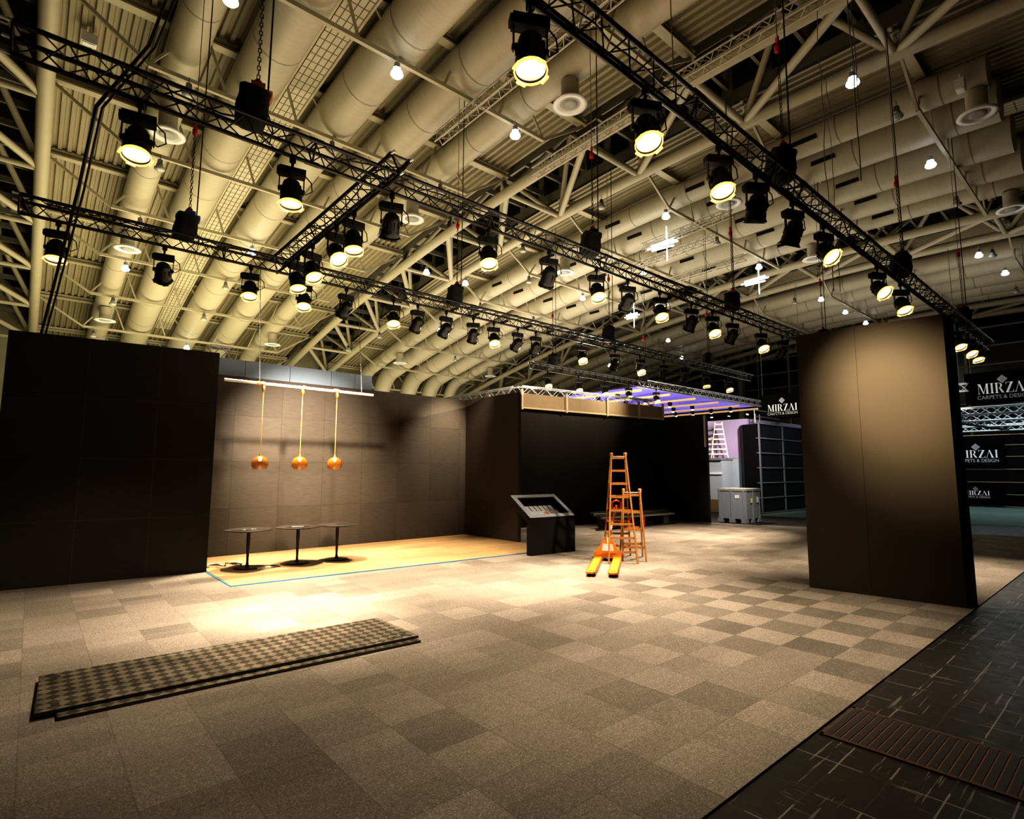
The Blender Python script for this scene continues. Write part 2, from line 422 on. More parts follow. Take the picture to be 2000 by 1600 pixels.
# diffusers
def make_diff(label):
    t_ = thing('air_diffuser', label, 'air vent', group='air outlets under the ducts')
    MB().lathe([(.24, .6), (.24, .1)], n=20).build('neck', DUCT, t_)
    MB().lathe([(.24, .12), (.25, .02), (.44, -.02), (.46, -.06), (.33, -.07), (.3, -.03), (.25, -.03)], n=28).build('rim', WHITE, t_)
    MB().disc(.27, (0, 0, -.035), 24).lathe([(.2, -.03), (.2, -.05), (.1, -.055), (0, -.05)]).build('face', M('diffuser_face', (.35, .34, .3), .6), t_)
    return t_
dp = None
DF = [(2.2, 17.34, 'left'), (2.2, 25.4, 'left'), (2.2, 33, 'left'), (10.1, 9.34, 'left'), (10.1, 17.4, 'left'), (10.1, 33, 'left'), (18.46, 2.3, 'right'), (26.36, 9.4, 'right'), (18.46, 17.5, 'right'),
      (18.46, 33, 'right'), (26.36, 33, 'right'), (18.46, 9.3, 'right'), (26.36, 17.4, 'right'), (26.36, 2.6, 'right')]
for i, (x, y, bn) in enumerate(DF):
    side = 'left-hand' if x in (2.2, 18.46) else 'right-hand'
    order = sorted([d[1] for d in DF if d[0] == x], reverse=True).index(y)
    lab = f'round white air outlet under the {side} duct of the {bn} bay, {ORD[order]} from the back'
    if dp is None: dp = make_diff(lab); o = dp
    else: o = dup(dp); tag(o, lab, 'air vent', 'air outlets under the ducts')
    o.location = (x, y, ZL(y) - .3)

# high-bay lamps
def make_bay(label, lit):
    t_ = thing('high_bay_lamp', label, 'ceiling lamp', group='pendant lamps under the hall roof')
    MB().tube((0, 0, .42), (0, 0, .2), .015, 6).lathe([(.03, .22), (.09, .18), (.1, .02), (.12, 0)], n=14).build('housing', STEEL if not lit else M('lit_housing', (.5, .55, .6), .4), t_)
    MB().lathe([(.1, 0), (.13, -.04), (.1, -.08), (.18, -.14), (.2, -.22), (.16, -.27), (.08, -.3), (0, -.31)], n=16).build('glass', COOL if lit else GLASS_OFF, t_)
    return t_
HB = [(5.99, 11.2, 1), (9.77, 11.17, 1), (14.56, 4.06, 1), (20.45, 3.76, 1), (2.3, 15.11, 0), (2.29, 19.06, 0), (6.03, 15.12, 0), (2.38, 11.55, 1), (2.31, 23.09, 0), (6.1, 23.08, 1), (2.33, 26.97, 1), (6.07, 26.9, 0), (2.29, 30.72, 0), (6.05, 30.8, 0), (1.9, 34.88, 0), (6.1, 34.88, 1), (9.81, 15.08, 0), (14.94, 12.32, 0), (17.41, 11.26, 1), (21.37, 15.13, 1), (15.11, 16.77, 0), (17.61, 19.1, 0), (15.17, 20.97, 1), (17.69, 26.96, 1), (21.55, 19.16, 1), (12.96, 20.94, 1), (9.66, 19.0, 0), (21.56, 30.9, 0), (14.26, 31.96, 0), (15.01, 29.33, 0), (21.65, 23.1, 0), (17.68, 23.05, 0), (32.55, 21.17, 1), (37.53, 23.23, 1), (33.65, 27.19, 1), (25.2, 11.38, 1), (25.99, 19.44, 1), (32.69, 11.38, 1), (16.87, 3.73, 0), (24.23, 3.81, 0), (30.99, 4.28, 1), (31.4, 3.87, 0), (34.75, 3.9, 1), (21.15, 11.25, 0), (36.47, 11.4, 1), (40.16, 11.42, 1), (32.06, 12.55, 0), (38.85, 3.99, 0)]
protos = {}
HB.sort()
cnt = {}
for x, y, lit in HB:
    bay = 'left bay' if x < 12 else 'middle roof truss' if x < 16 else 'right bay' if x < 29 else 'far right bay'
    key = (bay, lit); cnt[key] = cnt.get(key, 0) + 1
    rows = sorted(h for h in HB if h[2] == lit and ('left bay' if h[0] < 12 else 'middle roof truss' if h[0] < 16 else 'right bay' if h[0] < 29 else 'far right bay') == bay)
    rows.sort(key=lambda h: h[1]); i = rows.index((x, y, lit))
    where = f'under the {bay}, {ORD[i]} nearest such lamp'
    lab = (f'glowing blue-white pendant lamp {where}' if lit else f'unlit grey glass pendant lamp {where}')
    if lit not in protos: protos[lit] = make_bay(lab, lit); o = protos[lit]
    else: o = dup(protos[lit]); tag(o, lab, 'ceiling lamp', 'pendant lamps under the hall roof')
    o.location = (x, y, ZL(y) - .3); o.scale = (.75, .75, .75)

# slim lattice rails under the roof
def lattice(name, label, cat, p, q, size, r, mat, step, group=None, sides=4, cord=None):
    p, q = Vector(p), Vector(q); d = (q - p); L = d.length; d.normalize(); a = d.cross(Vector((0, 0, 1))).normalized(); b = a.cross(d)
    t_ = thing(name, label, cat, p, 0, group)
    h = size / 2; offs = [a * h + b * h, -a * h + b * h, -a * h - b * h, a * h - b * h]
    for o_ in offs: MB().tube(o_, o_ + d * L, r, 6).build('chord', mat, t_)
    mb = MB(); n = max(2, int(L / step))
    for k in range(n):
        s0, s1 = L * k / n, L * (k + 1) / n
        for i in range(4):
            u_, v_ = offs[i], offs[(i + 1) % 4]
            if k % 2: u_, v_ = v_, u_
            mb.tube(u_ + d * s0, v_ + d * s1, r * .5, 4, False)
    mb.build('lacing', mat, t_)
    return t_
RAILM = M('pale_lattice_paint', (.5, .46, .38), .5)
RL = [((8.3, 12.9, 11.45), (8.3, 5.5, 11.5)), ((11.7, 12.4, 11.46), (11.6, 7.6, 11.5)), ((11.5, 7.3, 11.5), (11.4, 2.5, 11.4)), ((19.1, 13.5, 11.3), (19, 9.5, 11.4)), ((20.5, 15.4, 11.25), (20.5, 11.0, 11.35)), ((23.5, 15.5, 11.25), (23.5, 11.2, 11.35))]
RLN = ['above the near left lamps', 'beside the middle roof truss', 'beside the middle truss, at the photo top', 'first under the right bay', 'second under the right bay', 'third under the right bay']
for (a, b), n_ in zip(RL, RLN):
    lattice('lattice_rail', f'slim pale lattice rail hanging under the roof, {n_}', 'rail', a, b, .26, .025, RAILM, .22, 'slim lattice rails under the roof')
GLARE = EM('glare_white', (.9, .97, 1), 7)  # glow stands in for lamp light on the lattice rails and conduit
for (a, b, c), n_ in zip([((18.95, 11.75, 11.0), (18.8, 13.1, 11.0), 11.2), ((26.0, 11.3, 11.05), (26.1, 12.7, 11.05), 11.6), ((25.75, 18.6, 10.75), (25.7, 19.6, 10.75), 19.3)], ['nearest under the right bay', 'farther right beneath the right bay', 'farthest back, half hidden behind the second truss']):
    t_ = thing('rail_glare', f'painted white rail glare under the roof, {n_}', 'rail glare', a, group='painted rail glare bars')
    a, b = Vector(a), Vector(b); d = b - a
    mb = MB()
    for k in (-.13, 0, .12): mb.tube(d * abs(k) + Vector((0, 0, k)), d * (1 - k * k * 9) + Vector((0, 0, k * .8)), .035, 6)
    mb.build('glare_bar', GLARE, t_)
    MB().tube(d * .35 + Vector((0, 0, .75)), d * .35 + Vector((0, 0, -.7)), .022, 6).build('drop_rod', GLARE, t_)

for x, y, dz, n_ in ((.32, 16.9, 1.45, 'between the left roof truss and the first duct'), (17.76, 2.5, .5, 'beside the nearest air outlet at the right')):
    o = MB().box((0, 0, 0), (.32, .2, .26)).box((0, 0, -.14), (.26, .15, .03)).box((0, 0, .22), (.05, .05, .2)).build('white_box', WHITE); o.location = (x, y, ZL(y) + dz - .25)
    tag(o, f'small white box fixed under the roof {n_}', 'box', 'white boxes under the roof')
# ------------------------------------------------------------------ stage trusses
def stage_truss(label, p, q, n_lab, group='black lighting trusses'):
    p, q = Vector(p), Vector(q); d = q - p; L = d.length; d.normalize(); s = d.cross(Vector((0, 0, 1))).normalized()
    t_ = thing('lighting_truss', label, 'lighting truss', p, 0, group)
    offs = [Vector((0, 0, -.125)), s * .145 + Vector((0, 0, .125)), -s * .145 + Vector((0, 0, .125))]
    for o_ in offs: MB().tube(o_, o_ + d * L, .027, 10).build('chord', BLACK, t_)
    for i in range(3):
        u_, v_ = offs[i], offs[(i + 1) % 3]; mb = MB(); n = int(L / .21)
        for k in range(n):
            s0, s1 = L * k / n, L * (k + 1) / n
            a, b = (u_, v_) if k % 2 else (v_, u_)
            mb.tube(a + d * s0, b + d * s1, .009, 5, False)
        mb.build('lacing', BLACK, t_)
    k = 0.0
    while k <= L + .01:
        mb = MB()
        for o_ in offs: mb.tube(o_ + d * max(k - .09, 0), o_ + d * min(k + .09, L), .034, 10)
        for i in range(3): mb.tube(offs[i] + d * min(k, L), offs[(i + 1) % 3] + d * min(k, L), .014, 6)
        mb.build('coupler', BLACK, t_); k += 2.98
    for o_ in offs: MB().tube(o_ - d * .09, o_, .018, 8).build('end_spigot', ALU, t_, label='bright metal end spigot')
    # cable lying along the truss
    rr = random.Random(label); pts = []; k = .3
    while k < L - .3:
        pts.append(d * k + Vector((0, 0, .16 + rr.uniform(-.06, .05))) + s * rr.uniform(-.1, .1)); k += rr.uniform(.25, .6)
    MB().path(pts, .012, 5).build('cable', BLACK, t_)
    return t_
TRUSS = [('front', 7.0, -.45, 24.0), ('second', 11.45, -.45, 24.3), ('overhead right', 3.25, -.45, 24.0), ('rear', 15.9, 14.8, 26.5)]
stage_truss('long black triangular lighting truss crossing the photo from upper left, the front one', (-.45, 7.0, 6), (24, 7.0, 6), 0)
stage_truss('long black lighting truss behind the front one, above the three tables', (-.45, 11.45, 6), (24.3, 11.6, 6), 0)
stage_truss('big black lighting truss overhead at right, running down to the freestanding dark wall', (-.45, 3.2, 6), (24, 3.3, 6), 0)
stage_truss('farthest and shortest long black lighting truss, above the beige fascia', (14.8, 15.9, 6), (26.5, 15.9, 6), 0)
stage_truss('short black cross truss joining the front and second trusses', (3.57, 6.5, 6.02), (3.57, 11.6, 6.02), 0)

# ------------------------------------------------------------------ stage spotlights
MW_RING = M('black_metal_ring', (.02, .02, .02), .35, .4)
def make_spot(label, lit):
    t_ = thing('stage_spotlight', label, 'spotlight', group='black spotlights on the trusses')
    MB().box((0, 0, .03), (.05, .08, .1)).tube((0, 0, -.02), (0, 0, -.12), .02, 8).lathe([(.045, -.02), (.045, .07)], n=10).build('hook_clamp', BLACK, t_)
    MB().box((0, 0, -.17), (.36, .13, .11)).box((.05, -.075, -.17), (.2, .03, .08)).box((-.19, 0, -.17), (.03, .1, .08)).build('ballast_box', SOFTBLACK, t_)
    for sx in (-1, 1): MB().box((sx * .165, 0, -.33), (.014, .04, .26)).build('yoke_arm', BLACK, t_)
    b = MB().lathe([(0, .15), (.07, .145), (.11, .11), (.125, .06), (.128, -.02), (.14, -.05), (.14, -.1), (.15, -.12), (.15, -.22), (.145, -.225), (.138, -.2), (.13, -.05)], n=22)
    for k in range(10):
        a = 2 * PI * k / 10; b.box((.135 * math.cos(a), .135 * math.sin(a), -.02), (.03, .012, .13), Matrix.Rotation(a, 3, 'Z'))
    for sx in (-1, 1): b.lathe([(0, 0), (.03, 0), (.03, .03), (0, .03)], (sx * .15, 0, 0), 10, Matrix.Rotation(sx * PI / 2, 3, 'Y'))
    bo = b.build('lamp_body', BLACK, t_); bo.location = (0, 0, -.42)
    lens = MB().disc(.135, (0, 0, -.17), 22, flip=True).build('lens', LENS_ON if lit else LENS_OFF, bo)
    rg = MB()
    rg.lathe([(.15, -.222), (.158, -.245), (.166, -.222), (.158, -.2), (.15, -.222)], n=20)
    for k in range(4):
        a0 = k * PI / 2 + .35
        rg.box((.163 * math.cos(a0), .163 * math.sin(a0), -.235), (.03, .1, .022), Matrix.Rotation(a0, 3, 'Z'))
    rg.build('front_ring', RIM_GLOW if lit else MW_RING, bo)
    MB().path([(.18, 0, -.18), (.27, .03, -.24), (.29, .04, -.36), (.2, .05, -.42), (.13, .04, -.36)], .009, 6).build('cable', BLACK, t_)
    return t_
SP = {}
spotproto = {}
def place_spot(x, y, lit, tilt, rz, label, z=5.875):
    if lit not in spotproto: spotproto[lit] = make_spot(label, lit); o = spotproto[lit]
    else: o = dup(spotproto[lit]); tag(o, label, 'spotlight', 'black spotlights on the trusses')
    rz = -math.atan2(x, y) * .55 + (rz - .5) * .5
    if lit: tilt = tilt if x < 3 else tilt + R(8 + min(x, 14) * .7)
    o.location = (x, y, z - .06); o.rotation_euler = (0, 0, rz); o.scale = (.9, .9, .95)
    for c in o.children:
        if c.name.startswith('lamp_body'): c.rotation_euler = (-tilt, 0, 0)
    return o
R = math.radians
# X position, lit, tilt (deg; positive throws the beam towards -Y), turn
T1 = [(.62, 1, 12, 15), (2.28, 1, 5, 25), (3.72, 0, -40, 20), (5.52, 1, 8, 30), (6.96, 0, -45, 35), (8.3, 1, 12, 30), (9.31, 0, -50, 40), (10.48, 1, 12, 25), (11.8, 0, -48, 40), (12.77, 1, 14, 30), (13.79, 0, -50, 45), (15.43, 1, 15, 35), (16.83, 0, -50, 40)]
T2 = [(.05, 1, 8, 10), (1.55, 0, -50, 15), (3.03, 1, 8, 15), (4.1, 1, 10, 20), (5.04, 0, -55, 70), (6.22, 1, 12, 25), (6.89, 0, -50, 50), (7.73, 0, -55, 60), (8.6, 0, -50, 10), (9.3, 1, 15, 25), (10.18, 0, -55, 65), (10.89, 0, -45, 45), (12.89, 1, 15, 30), (14.57, 0, -45, 35), (15.97, 1, 14, 30), (17.44, 0, -50, 40), (18.85, 0, -50, 35), (20.42, 1, -5, 35), (22.25, 1, 12, 35)]
T3 = [(2.98, 1, 4, 20), (4.65, 1, 6, 35), (6.19, 1, 6, 30), (7.19, 0, -20, 35), (8.38, 0, -30, 60), (9.59, 1, 25, 70), (12.34, 1, 25, 60), (13.91, 1, 8, 35), (19.26, 1, 10, 30), (20.68, 1, 15, 40), (21.79, 1, 5, 30)]
T4 = [(15.7, 1, 10, 35), (17.55, 1, 10, 35), (19.29, 1, 10, 35), (21.04, 1, 10, 35), (23.26, 1, 10, 35)]
CX = [(7.95, 1, 0, 60), (8.62, 1, 25, 70), (9.66, 1, 15, 80), (10.4, 1, 5, 75)]
NM = ['front truss', 'second truss behind', 'overhead right truss', 'rear truss']
for (T, yy, nm) in ((T1, 7.0, NM[0]), (T2, 11.45, NM[1]), (T3, 3.25, NM[2]), (T4, 15.9, NM[3])):
    for i, (x, lit, tl, rz) in enumerate(T):
        st = 'glowing' if lit else 'unlit'
        y_ = yy if yy != 11.45 else 11.45 + .15 * x / 24; y_ = y_ if yy != 3.25 else 3.2 + .1 * x / 24
        place_spot(x, y_, lit, R(tl), R(rz), f'{st} black stage spotlight on the {nm}, {ORD[i]} along it from the left')
for i, (y, lit, tl, rz) in enumerate(CX):
    place_spot(3.57, y, lit, R(tl), R(rz), f'glowing black stage spotlight on the short cross truss, {ORD[i]} from its front end', 5.895)

# hoists
def make_hoist(label, kind):
    t_ = thing('chain_hoist', label, 'chain hoist', group='chain hoists holding the trusses')
    MB().box((0, 0, .38), (.16, .2, .24)).lathe([(0, -.17), (.075, -.17), (.085, 0), (.075, .17), (0, .17)], (0, 0, .4), 12, Matrix.Rotation(PI / 2, 3, 'Y')).build('motor', {0: SOFTBLACK, 1: ORANGE, 2: BLUE}[kind], t_)
    mb = MB(); n = 14; prof = []
    for z, r in ((-.14, 0), (-.14, .13), (-.1, .17), (.05, .19), (.22, .17), (.3, .185)): prof.append((r, z))
    mb.lathe(prof, (-.06, .02, .1), 20, Matrix.Rotation(.12, 3, 'Y'), power=5).build('chain_bag', SOFTBLACK, t_)
    MB().lathe([(.012, .46), (.05, .49), (.05, .56), (.012, .6)], n=10).build('lower_hook', RED, t_)
    mb = MB()
    for k in range(24):
        z = .6 + k * .06; a = k % 2 * PI / 2
        c, s = math.cos(a) * .016, math.sin(a) * .016
        mb.path([(c, s, z), (c, s, z + .055), (-c, -s, z + .055), (-c, -s, z), (c, s, z)], .007, 4, False)
    mb.build('chain', BLACK, t_)
    MB().lathe([(.012, 2.02), (.045, 2.05), (.05, 2.14), (.012, 2.2)], n=10).box((0, 0, 2.24), (.03, .05, .1)).build('upper_hook', RED, t_)
    MB().tube((0, 0, 2.26), (0, 0, 6.1), .008, 5).build('suspension_wire', STEEL, t_)
    MB().path([(.1, .05, .3), (.2, .05, .0), (.17, .06, -.2), (.05, .05, -.12)], .01, 5).build('cable', BLACK, t_)
    MB().tube((.12, 0, .45), (.16, .02, 6.0), .012, 5).build('power_line', BLACK, t_)
    return t_
HO = [(1.81, 7.0, 1, 'front truss, leftmost'), (8.2, 7.0, 0, 'front truss, in the centre of the photo'), (13.9, 7.0, 1, 'front truss, third from the left'), (20.1, 7.0, 0, 'front truss beyond the freestanding wall'),
      (1.9, 11.45, 2, 'second truss, leftmost'), (8.05, 11.5, 0, 'second truss, in the centre of the photo'), (14.25, 11.5, 0, 'second truss, third from the left'), (20.6, 11.55, 0, 'second truss, farthest right'),
      (8.14, 3.23, 0, 'overhead right truss, nearest'), (14.2, 3.25, 0, 'overhead right truss, middle one'), (20.4, 3.28, 0, 'overhead right truss, above the freestanding wall edge'), (16, 15.9, 0, 'rear truss, left one'), (22.3, 15.9, 0, 'rear truss, right one')]
hp = {}
for x, y, k, n_ in HO:
    lab = f'black-bagged chain hoist with red hooks on the {n_}'
    if k not in hp: hp[k] = make_hoist(lab, k); o = hp[k]
    else: o = dup(hp[k]); tag(o, lab, 'chain hoist', 'chain hoists holding the trusses')
    o.location = (x, y, 6.13); o.rotation_euler = (0, 0, random.uniform(-.6, .6))
    zr = ZL(y)
# power cable bundle falling behind the left wall
o = MB().path([(1.45, 9.6, 11.9), (1.15, 8.6, 9.4), (.7, 7.5, 6.9), (.25, 7.2, 5.75), (.2, 8.6, 5.4), (.05, 10.6, 4.5), (-.05, 11.75, 3.9), (-.1, 12.3, 2)], .02, 6).path([(1.6, 9.6, 11.9), (1.27, 8.6, 9.4), (.76, 7.5, 6.9), (.3, 7.2, 5.75), (.25, 8.6, 5.35), (.1, 10.6, 4.45), (.0, 11.8, 3.9), (-.05, 12.3, 2)], .014, 6).build('power_cable', BLACK)
tag(o, 'thick black power cable bundle dropping from the roof past two trusses behind the left wall', 'cable')
for i, (x, y, z0, z1, w) in enumerate([(6.8, 4.2, 7.5, 12.6, 0), (12.2, 4.0, 5.5, 12.4, 1), (11.0, 3.0, 8.3, 12.6, 2), (15.4, 4.9, 6.4, 12.4, 3), (9.4, 2.6, 6.3, 12.6, 4)]):
    p = []; rr = random.Random(i)
    for k in range(14):
        tt = k / 13; s_ = .05 * (1 - tt)
        p.append((x + rr.uniform(-s_, s_), y + rr.uniform(-s_, s_), z1 + (z0 - z1) * tt))
    o = MB().path(p, .009, 5).build('hanging_wire', STEEL)
    tag(o, f'thin steel wire dangling from the right half of the ceiling, {ORD[i]} of five', 'wire', 'loose wires from the ceiling')

# ------------------------------------------------------------------ booth walls
def wallpoly(poly, z0, z1, name, mat): return struct(MB().prism(poly, z0, z1), name, mat)
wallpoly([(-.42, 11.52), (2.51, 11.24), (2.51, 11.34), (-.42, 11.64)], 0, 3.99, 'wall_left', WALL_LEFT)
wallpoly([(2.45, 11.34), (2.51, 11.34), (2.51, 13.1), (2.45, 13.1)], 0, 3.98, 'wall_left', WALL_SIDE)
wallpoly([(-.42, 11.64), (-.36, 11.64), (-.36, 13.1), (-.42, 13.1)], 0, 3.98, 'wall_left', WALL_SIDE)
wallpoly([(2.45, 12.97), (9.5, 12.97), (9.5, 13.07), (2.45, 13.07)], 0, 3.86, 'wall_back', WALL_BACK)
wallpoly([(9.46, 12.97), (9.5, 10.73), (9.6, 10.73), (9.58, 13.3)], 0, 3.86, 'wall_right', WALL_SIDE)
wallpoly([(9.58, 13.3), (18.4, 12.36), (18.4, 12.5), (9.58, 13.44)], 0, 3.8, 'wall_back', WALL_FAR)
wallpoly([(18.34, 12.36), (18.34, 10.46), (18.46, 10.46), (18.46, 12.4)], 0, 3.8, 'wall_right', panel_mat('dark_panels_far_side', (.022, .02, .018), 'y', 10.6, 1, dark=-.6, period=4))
# white lit strip behind divider, pale post on the far side wall
tag(MB().box((18.315, 10.5, 3.25), (.06, .06, 1.15)).build('corner_strip', M('pale_strip', (.7, .66, .5), .6)), 'pale upright edge strip at the right end of the far dark wall', 'strip')
o = MB().bar((9.75, 13.24, .02), (12.6, 12.94, .02), .07, .04).build('floor_strip', WHITE); tag(o, 'white strip on the carpet at the foot of the far wall behind the kiosk', 'strip')
# freestanding wall
fs = thing('freestanding_wall', 'tall dark freestanding wall with a warm pool of light on its face', 'wall panel', (0, 0, 0))
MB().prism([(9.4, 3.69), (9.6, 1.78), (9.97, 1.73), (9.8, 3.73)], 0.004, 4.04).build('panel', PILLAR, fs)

# skirting of laminate + platform
pf = thing('laminate_floor', 'honey oak laminate floor laid on the carpet under the tables, blue film edge', 'wooden floor')
MB().prism([(2.52, 11.24), (2.51, 9.6), (8.45, 9.22), (9.42, 9.15), (9.48, 10.7), (9.46, 12.965), (2.52, 12.965)], .004, .02).build('laminate', WOOD, pf)
mb = MB().bar((2.50, 11.2, .011), (2.50, 9.59, .011), .02, .012).bar((2.5, 9.592, .011), (9.42, 9.14, .011), .02, .012)
mb.build('edge_film', M('blue_film', (.05, .25, .5), .4), pf)
# grey fascia
fa = thing('grey_fascia', 'pale blue-grey panelled fascia showing above the black wall behind the pendant lamps', 'fascia', (2.5, 13.25, 0))
GREY = M('pale_blue_grey', (.26, .34, .46), .6, var=.04)
for k, (a, b) in enumerate(((0, .98), (.99, 1.97), (1.98, 2.98), (2.99, 3.6), (3.61, 4.08))):
    MB().box(((a + b) / 2, 0, 4.02), (b - a, .1, .5)).build('panel', GREY, fa)
MB().box((2.04, .03, 4.02), (4.06, .06, .48)).build('backing', SOFTBLACK, fa)
MB().box((2.04, .01, 1.88), (.1, .06, 3.8)).build('post', SOFTBLACK, fa)
lattice('aluminium_truss', 'short silver box truss end peeking over the black wall beside the grey fascia', 'truss', (2.8, 13.55, 4.42), (3.25, 13.55, 4.42), .28, .025, ALU, .25)
tag(MB().box((3.0, 13.55, 2.14), (.1, .1, 4.28)).build('truss_post', STEEL), 'steel post under the silver truss end behind the black wall', 'post')

# beige fascia of the booth behind
bf = thing('beige_fascia', 'beige cloth fascia with pale wooden posts above the far dark wall', 'fascia')
CLOTH = M('beige_cloth', (.34, .27, .175), .9, var=.15, sc=6); POST = M('pale_post', (.62, .5, .34), .6)
A_, B_ = Vector((11.0, 13.05, 0)), Vector((18.36, 12.3, 0)); d = (B_ - A_)
A_ = Vector((9.95, 13.16, 0)); d = B_ - A_; n = 5
px = [0, .335, .6, .825, 1.0]
px = [0.2, .42, .645, .84, 1.0]
for k in range(4):
    a, b = A_ + d * px[k], A_ + d * px[k + 1]
    MB().bar(a + Vector((0, 0, 4.03)), b + Vector((0, 0, 4.03)), .04, .5).build('cloth_panel', CLOTH, bf)
for k in px: MB().box(A_ + d * k + Vector((0, -.03, 4.08)), (.07, .07, .66)).build('post', POST, bf)
MB().bar(A_ + d * .2 + Vector((0, -.02, 3.81)), B_ + Vector((0, -.02, 3.81)), .06, .05).build('rail', POST, bf)
c0 = A_ + d * .2
MB().bar(c0 + Vector((0, 0, 4.0)), c0 + Vector((0, 5.6, 4.0)), .04, .4).build('cloth_panel', CLOTH, bf)
for k in (1.6, 3.3, 5.5): MB().box(c0 + Vector((-.03, k, 4.08)), (.07, .07, .62)).build('post', POST, bf)
lattice('aluminium_truss', 'silver box truss running above the beige cloth fascia', 'truss', c0 + Vector((.2, .3, 4.42)), B_ + Vector((-.1, .3, 4.42)), .26, .025, ALU, .3)
lattice('aluminium_truss', 'silver box truss receding to the left above the beige fascia corner', 'truss', c0 + Vector((.2, .5, 4.42)), c0 + Vector((.2, 6, 4.42)), .26, .025, ALU, .3)

# purple canopy behind
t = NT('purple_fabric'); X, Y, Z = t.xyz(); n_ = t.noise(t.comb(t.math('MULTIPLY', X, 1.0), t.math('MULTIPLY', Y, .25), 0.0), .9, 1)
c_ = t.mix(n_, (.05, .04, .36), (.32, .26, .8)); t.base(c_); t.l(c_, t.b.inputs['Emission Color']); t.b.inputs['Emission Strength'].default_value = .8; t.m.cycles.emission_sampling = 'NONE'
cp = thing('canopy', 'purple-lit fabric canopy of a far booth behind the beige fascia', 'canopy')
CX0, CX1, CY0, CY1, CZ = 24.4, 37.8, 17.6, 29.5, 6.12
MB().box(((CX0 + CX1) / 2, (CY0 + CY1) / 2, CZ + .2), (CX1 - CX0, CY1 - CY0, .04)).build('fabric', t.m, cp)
MB().box(((CX0 + CX1) / 2, (CY0 + CY1) / 2, CZ + .27), (CX1 - CX0, CY1 - CY0, .06)).build('glow_blocker', SOFTBLACK, cp)  # added dark layer keeping the canopy glow off the roof
GR = EM('gold_rail_glow', (1, .62, .25), .35, (.7, .45, .2))  # glow put into the rail colour so the rails look lit
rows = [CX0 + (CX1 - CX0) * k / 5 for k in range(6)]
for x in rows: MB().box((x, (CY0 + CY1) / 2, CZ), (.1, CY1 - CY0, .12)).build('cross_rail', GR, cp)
lattice('aluminium_truss', 'silver box truss along the front edge of the purple canopy', 'truss', (CX0 - .5, CY0 - .3, CZ + .3), (CX1 + .1, CY0 - .3, CZ + .3), .34, .035, ALU, .4)
for x in (CX0 + .1, CX1): MB().box((x, CY1, CZ / 2), (.2, .2, CZ)).build('post', STEEL, cp)
MB().box((CX1, CY0 - .1, CZ + 2.5), (.02, .02, 4.6)).build('wire', STEEL, cp)
mbb = MB().box((0, 0, 0), (.16, .22, .18)).lathe([(.08, -.08), (.1, -.22), (0, -.21)], n=10)
lp = None
for x in rows:
    for k in range(8):
        y = CY0 + .6 + k * 1.4 + (x % 1.3)
        if y > CY1 - .3: continue
        if lp is None:
            lp = mbb.build('canopy_lamp', SOFTBLACK); MB().disc(.095, (0, 0, -.225), 10, flip=True).build('lens', EM('canopy_lens', (1, .7, .35), 6), lp); o = lp
        else: o = dup(lp)
        tag(o, 'small black lamp hanging from a golden rail under the purple canopy', 'lamp', 'small lamps under the purple canopy', share=True)
        o.location = (x, y, CZ - .15); o.rotation_euler = (random.uniform(-.5, .2), random.uniform(0, .6), 0)

# ------------------------------------------------------------------ far booths at right
LIL = M('lilac_wall', (.42, .34, .5), .7, var=.05, sc=1)
lw = thing('lilac_booth_wall', 'lilac wall of a far booth above pale grey panels, left of the black grid booth', 'booth wall')
MB().prism([(24.5, 14.3), (24.5, 11.95), (30, 11.75), (30, 11.9), (24.65, 12.1), (24.65, 14.3)], 2.4, 4.2).build('lilac_panel', LIL, lw)
MB().prism([(24.52, 13.0), (24.52, 11.97), (24.62, 11.97), (24.62, 13.0)], 0, 2.4).build('grey_panel', M('pale_grey_panel', (.42, .46, .48), .6, var=.04), lw)
tag(MB().box((22.6, 13.05, .36), (.3, .3, .7)).box((22.6, 13.05, .72), (.34, .34, .03)).build('orange_cabinet', M('orange_wood', (.42, .19, .03), .6)), 'narrow orange cabinet at the far wall end beside the grey pallet box', 'cabinet')

def rail_ladder(name, label, cat, loc, rz, H, wb, wt, spread, nr, mat, r=.028, top=.1, rear_top=None):
    """A-frame ladder: front frame at -spread/2, rear frame at +spread/2, hinged at the top"""
    t_ = thing(name, label, cat, loc, rz)
    for sgn, side in ((-1, 'front'), (1, 'rear')):
        y0, y1 = sgn * spread / 2, sgn * .045
        for sx in (-1, 1):
            MB().bar((sx * wb / 2, y0, 0), (sx * wt / 2, y1, H), .03, .062, (0, 1, 0)).lathe([(0, .03), (.03, .022), (.036, -.03), (.03, -.05)], (sx * wt / 2, y1, H), 10).build('rail', mat, t_)
        for k in range(nr):
            f = (k + .8) / (nr + .12); w = wb + (wt - wb) * f
            y = y0 + (y1 - y0) * f
            MB().box((0, y, H * f), (w, .028, .045)).build('rung', mat, t_)
    MB().tube((-wt / 2 - .03, 0, H - .06), (wt / 2 + .03, 0, H - .06), .014, 8).build('hinge', STEEL, t_)
    return t_
rail_ladder('wooden_ladder', 'tall pale wooden double ladder standing on the ledge before the lilac wall', 'ladder', (23.8, 12.95, 2.41), R(-61), 1.62, .72, .3, .5, 7, PALEWOOD_GLOW)
rail_ladder('wooden_ladder', 'short pale wooden ladder left of the far double ladder before the lilac wall', 'ladder', (23.65, 13.4, 2.41), R(-61), .95, .42, .3, .3, 4, PALEWOOD_GLOW)
ct = thing('tall_counter', 'pale grey tall counter under the far pale ladders', 'counter', (23.3, 12.6, 0))
CG = M('counter_grey', (.4, .43, .45), .6, var=.04)
MB().box((.55, .675, 1.16), (1.0, 1.3, 2.3)).build('body', CG, ct)
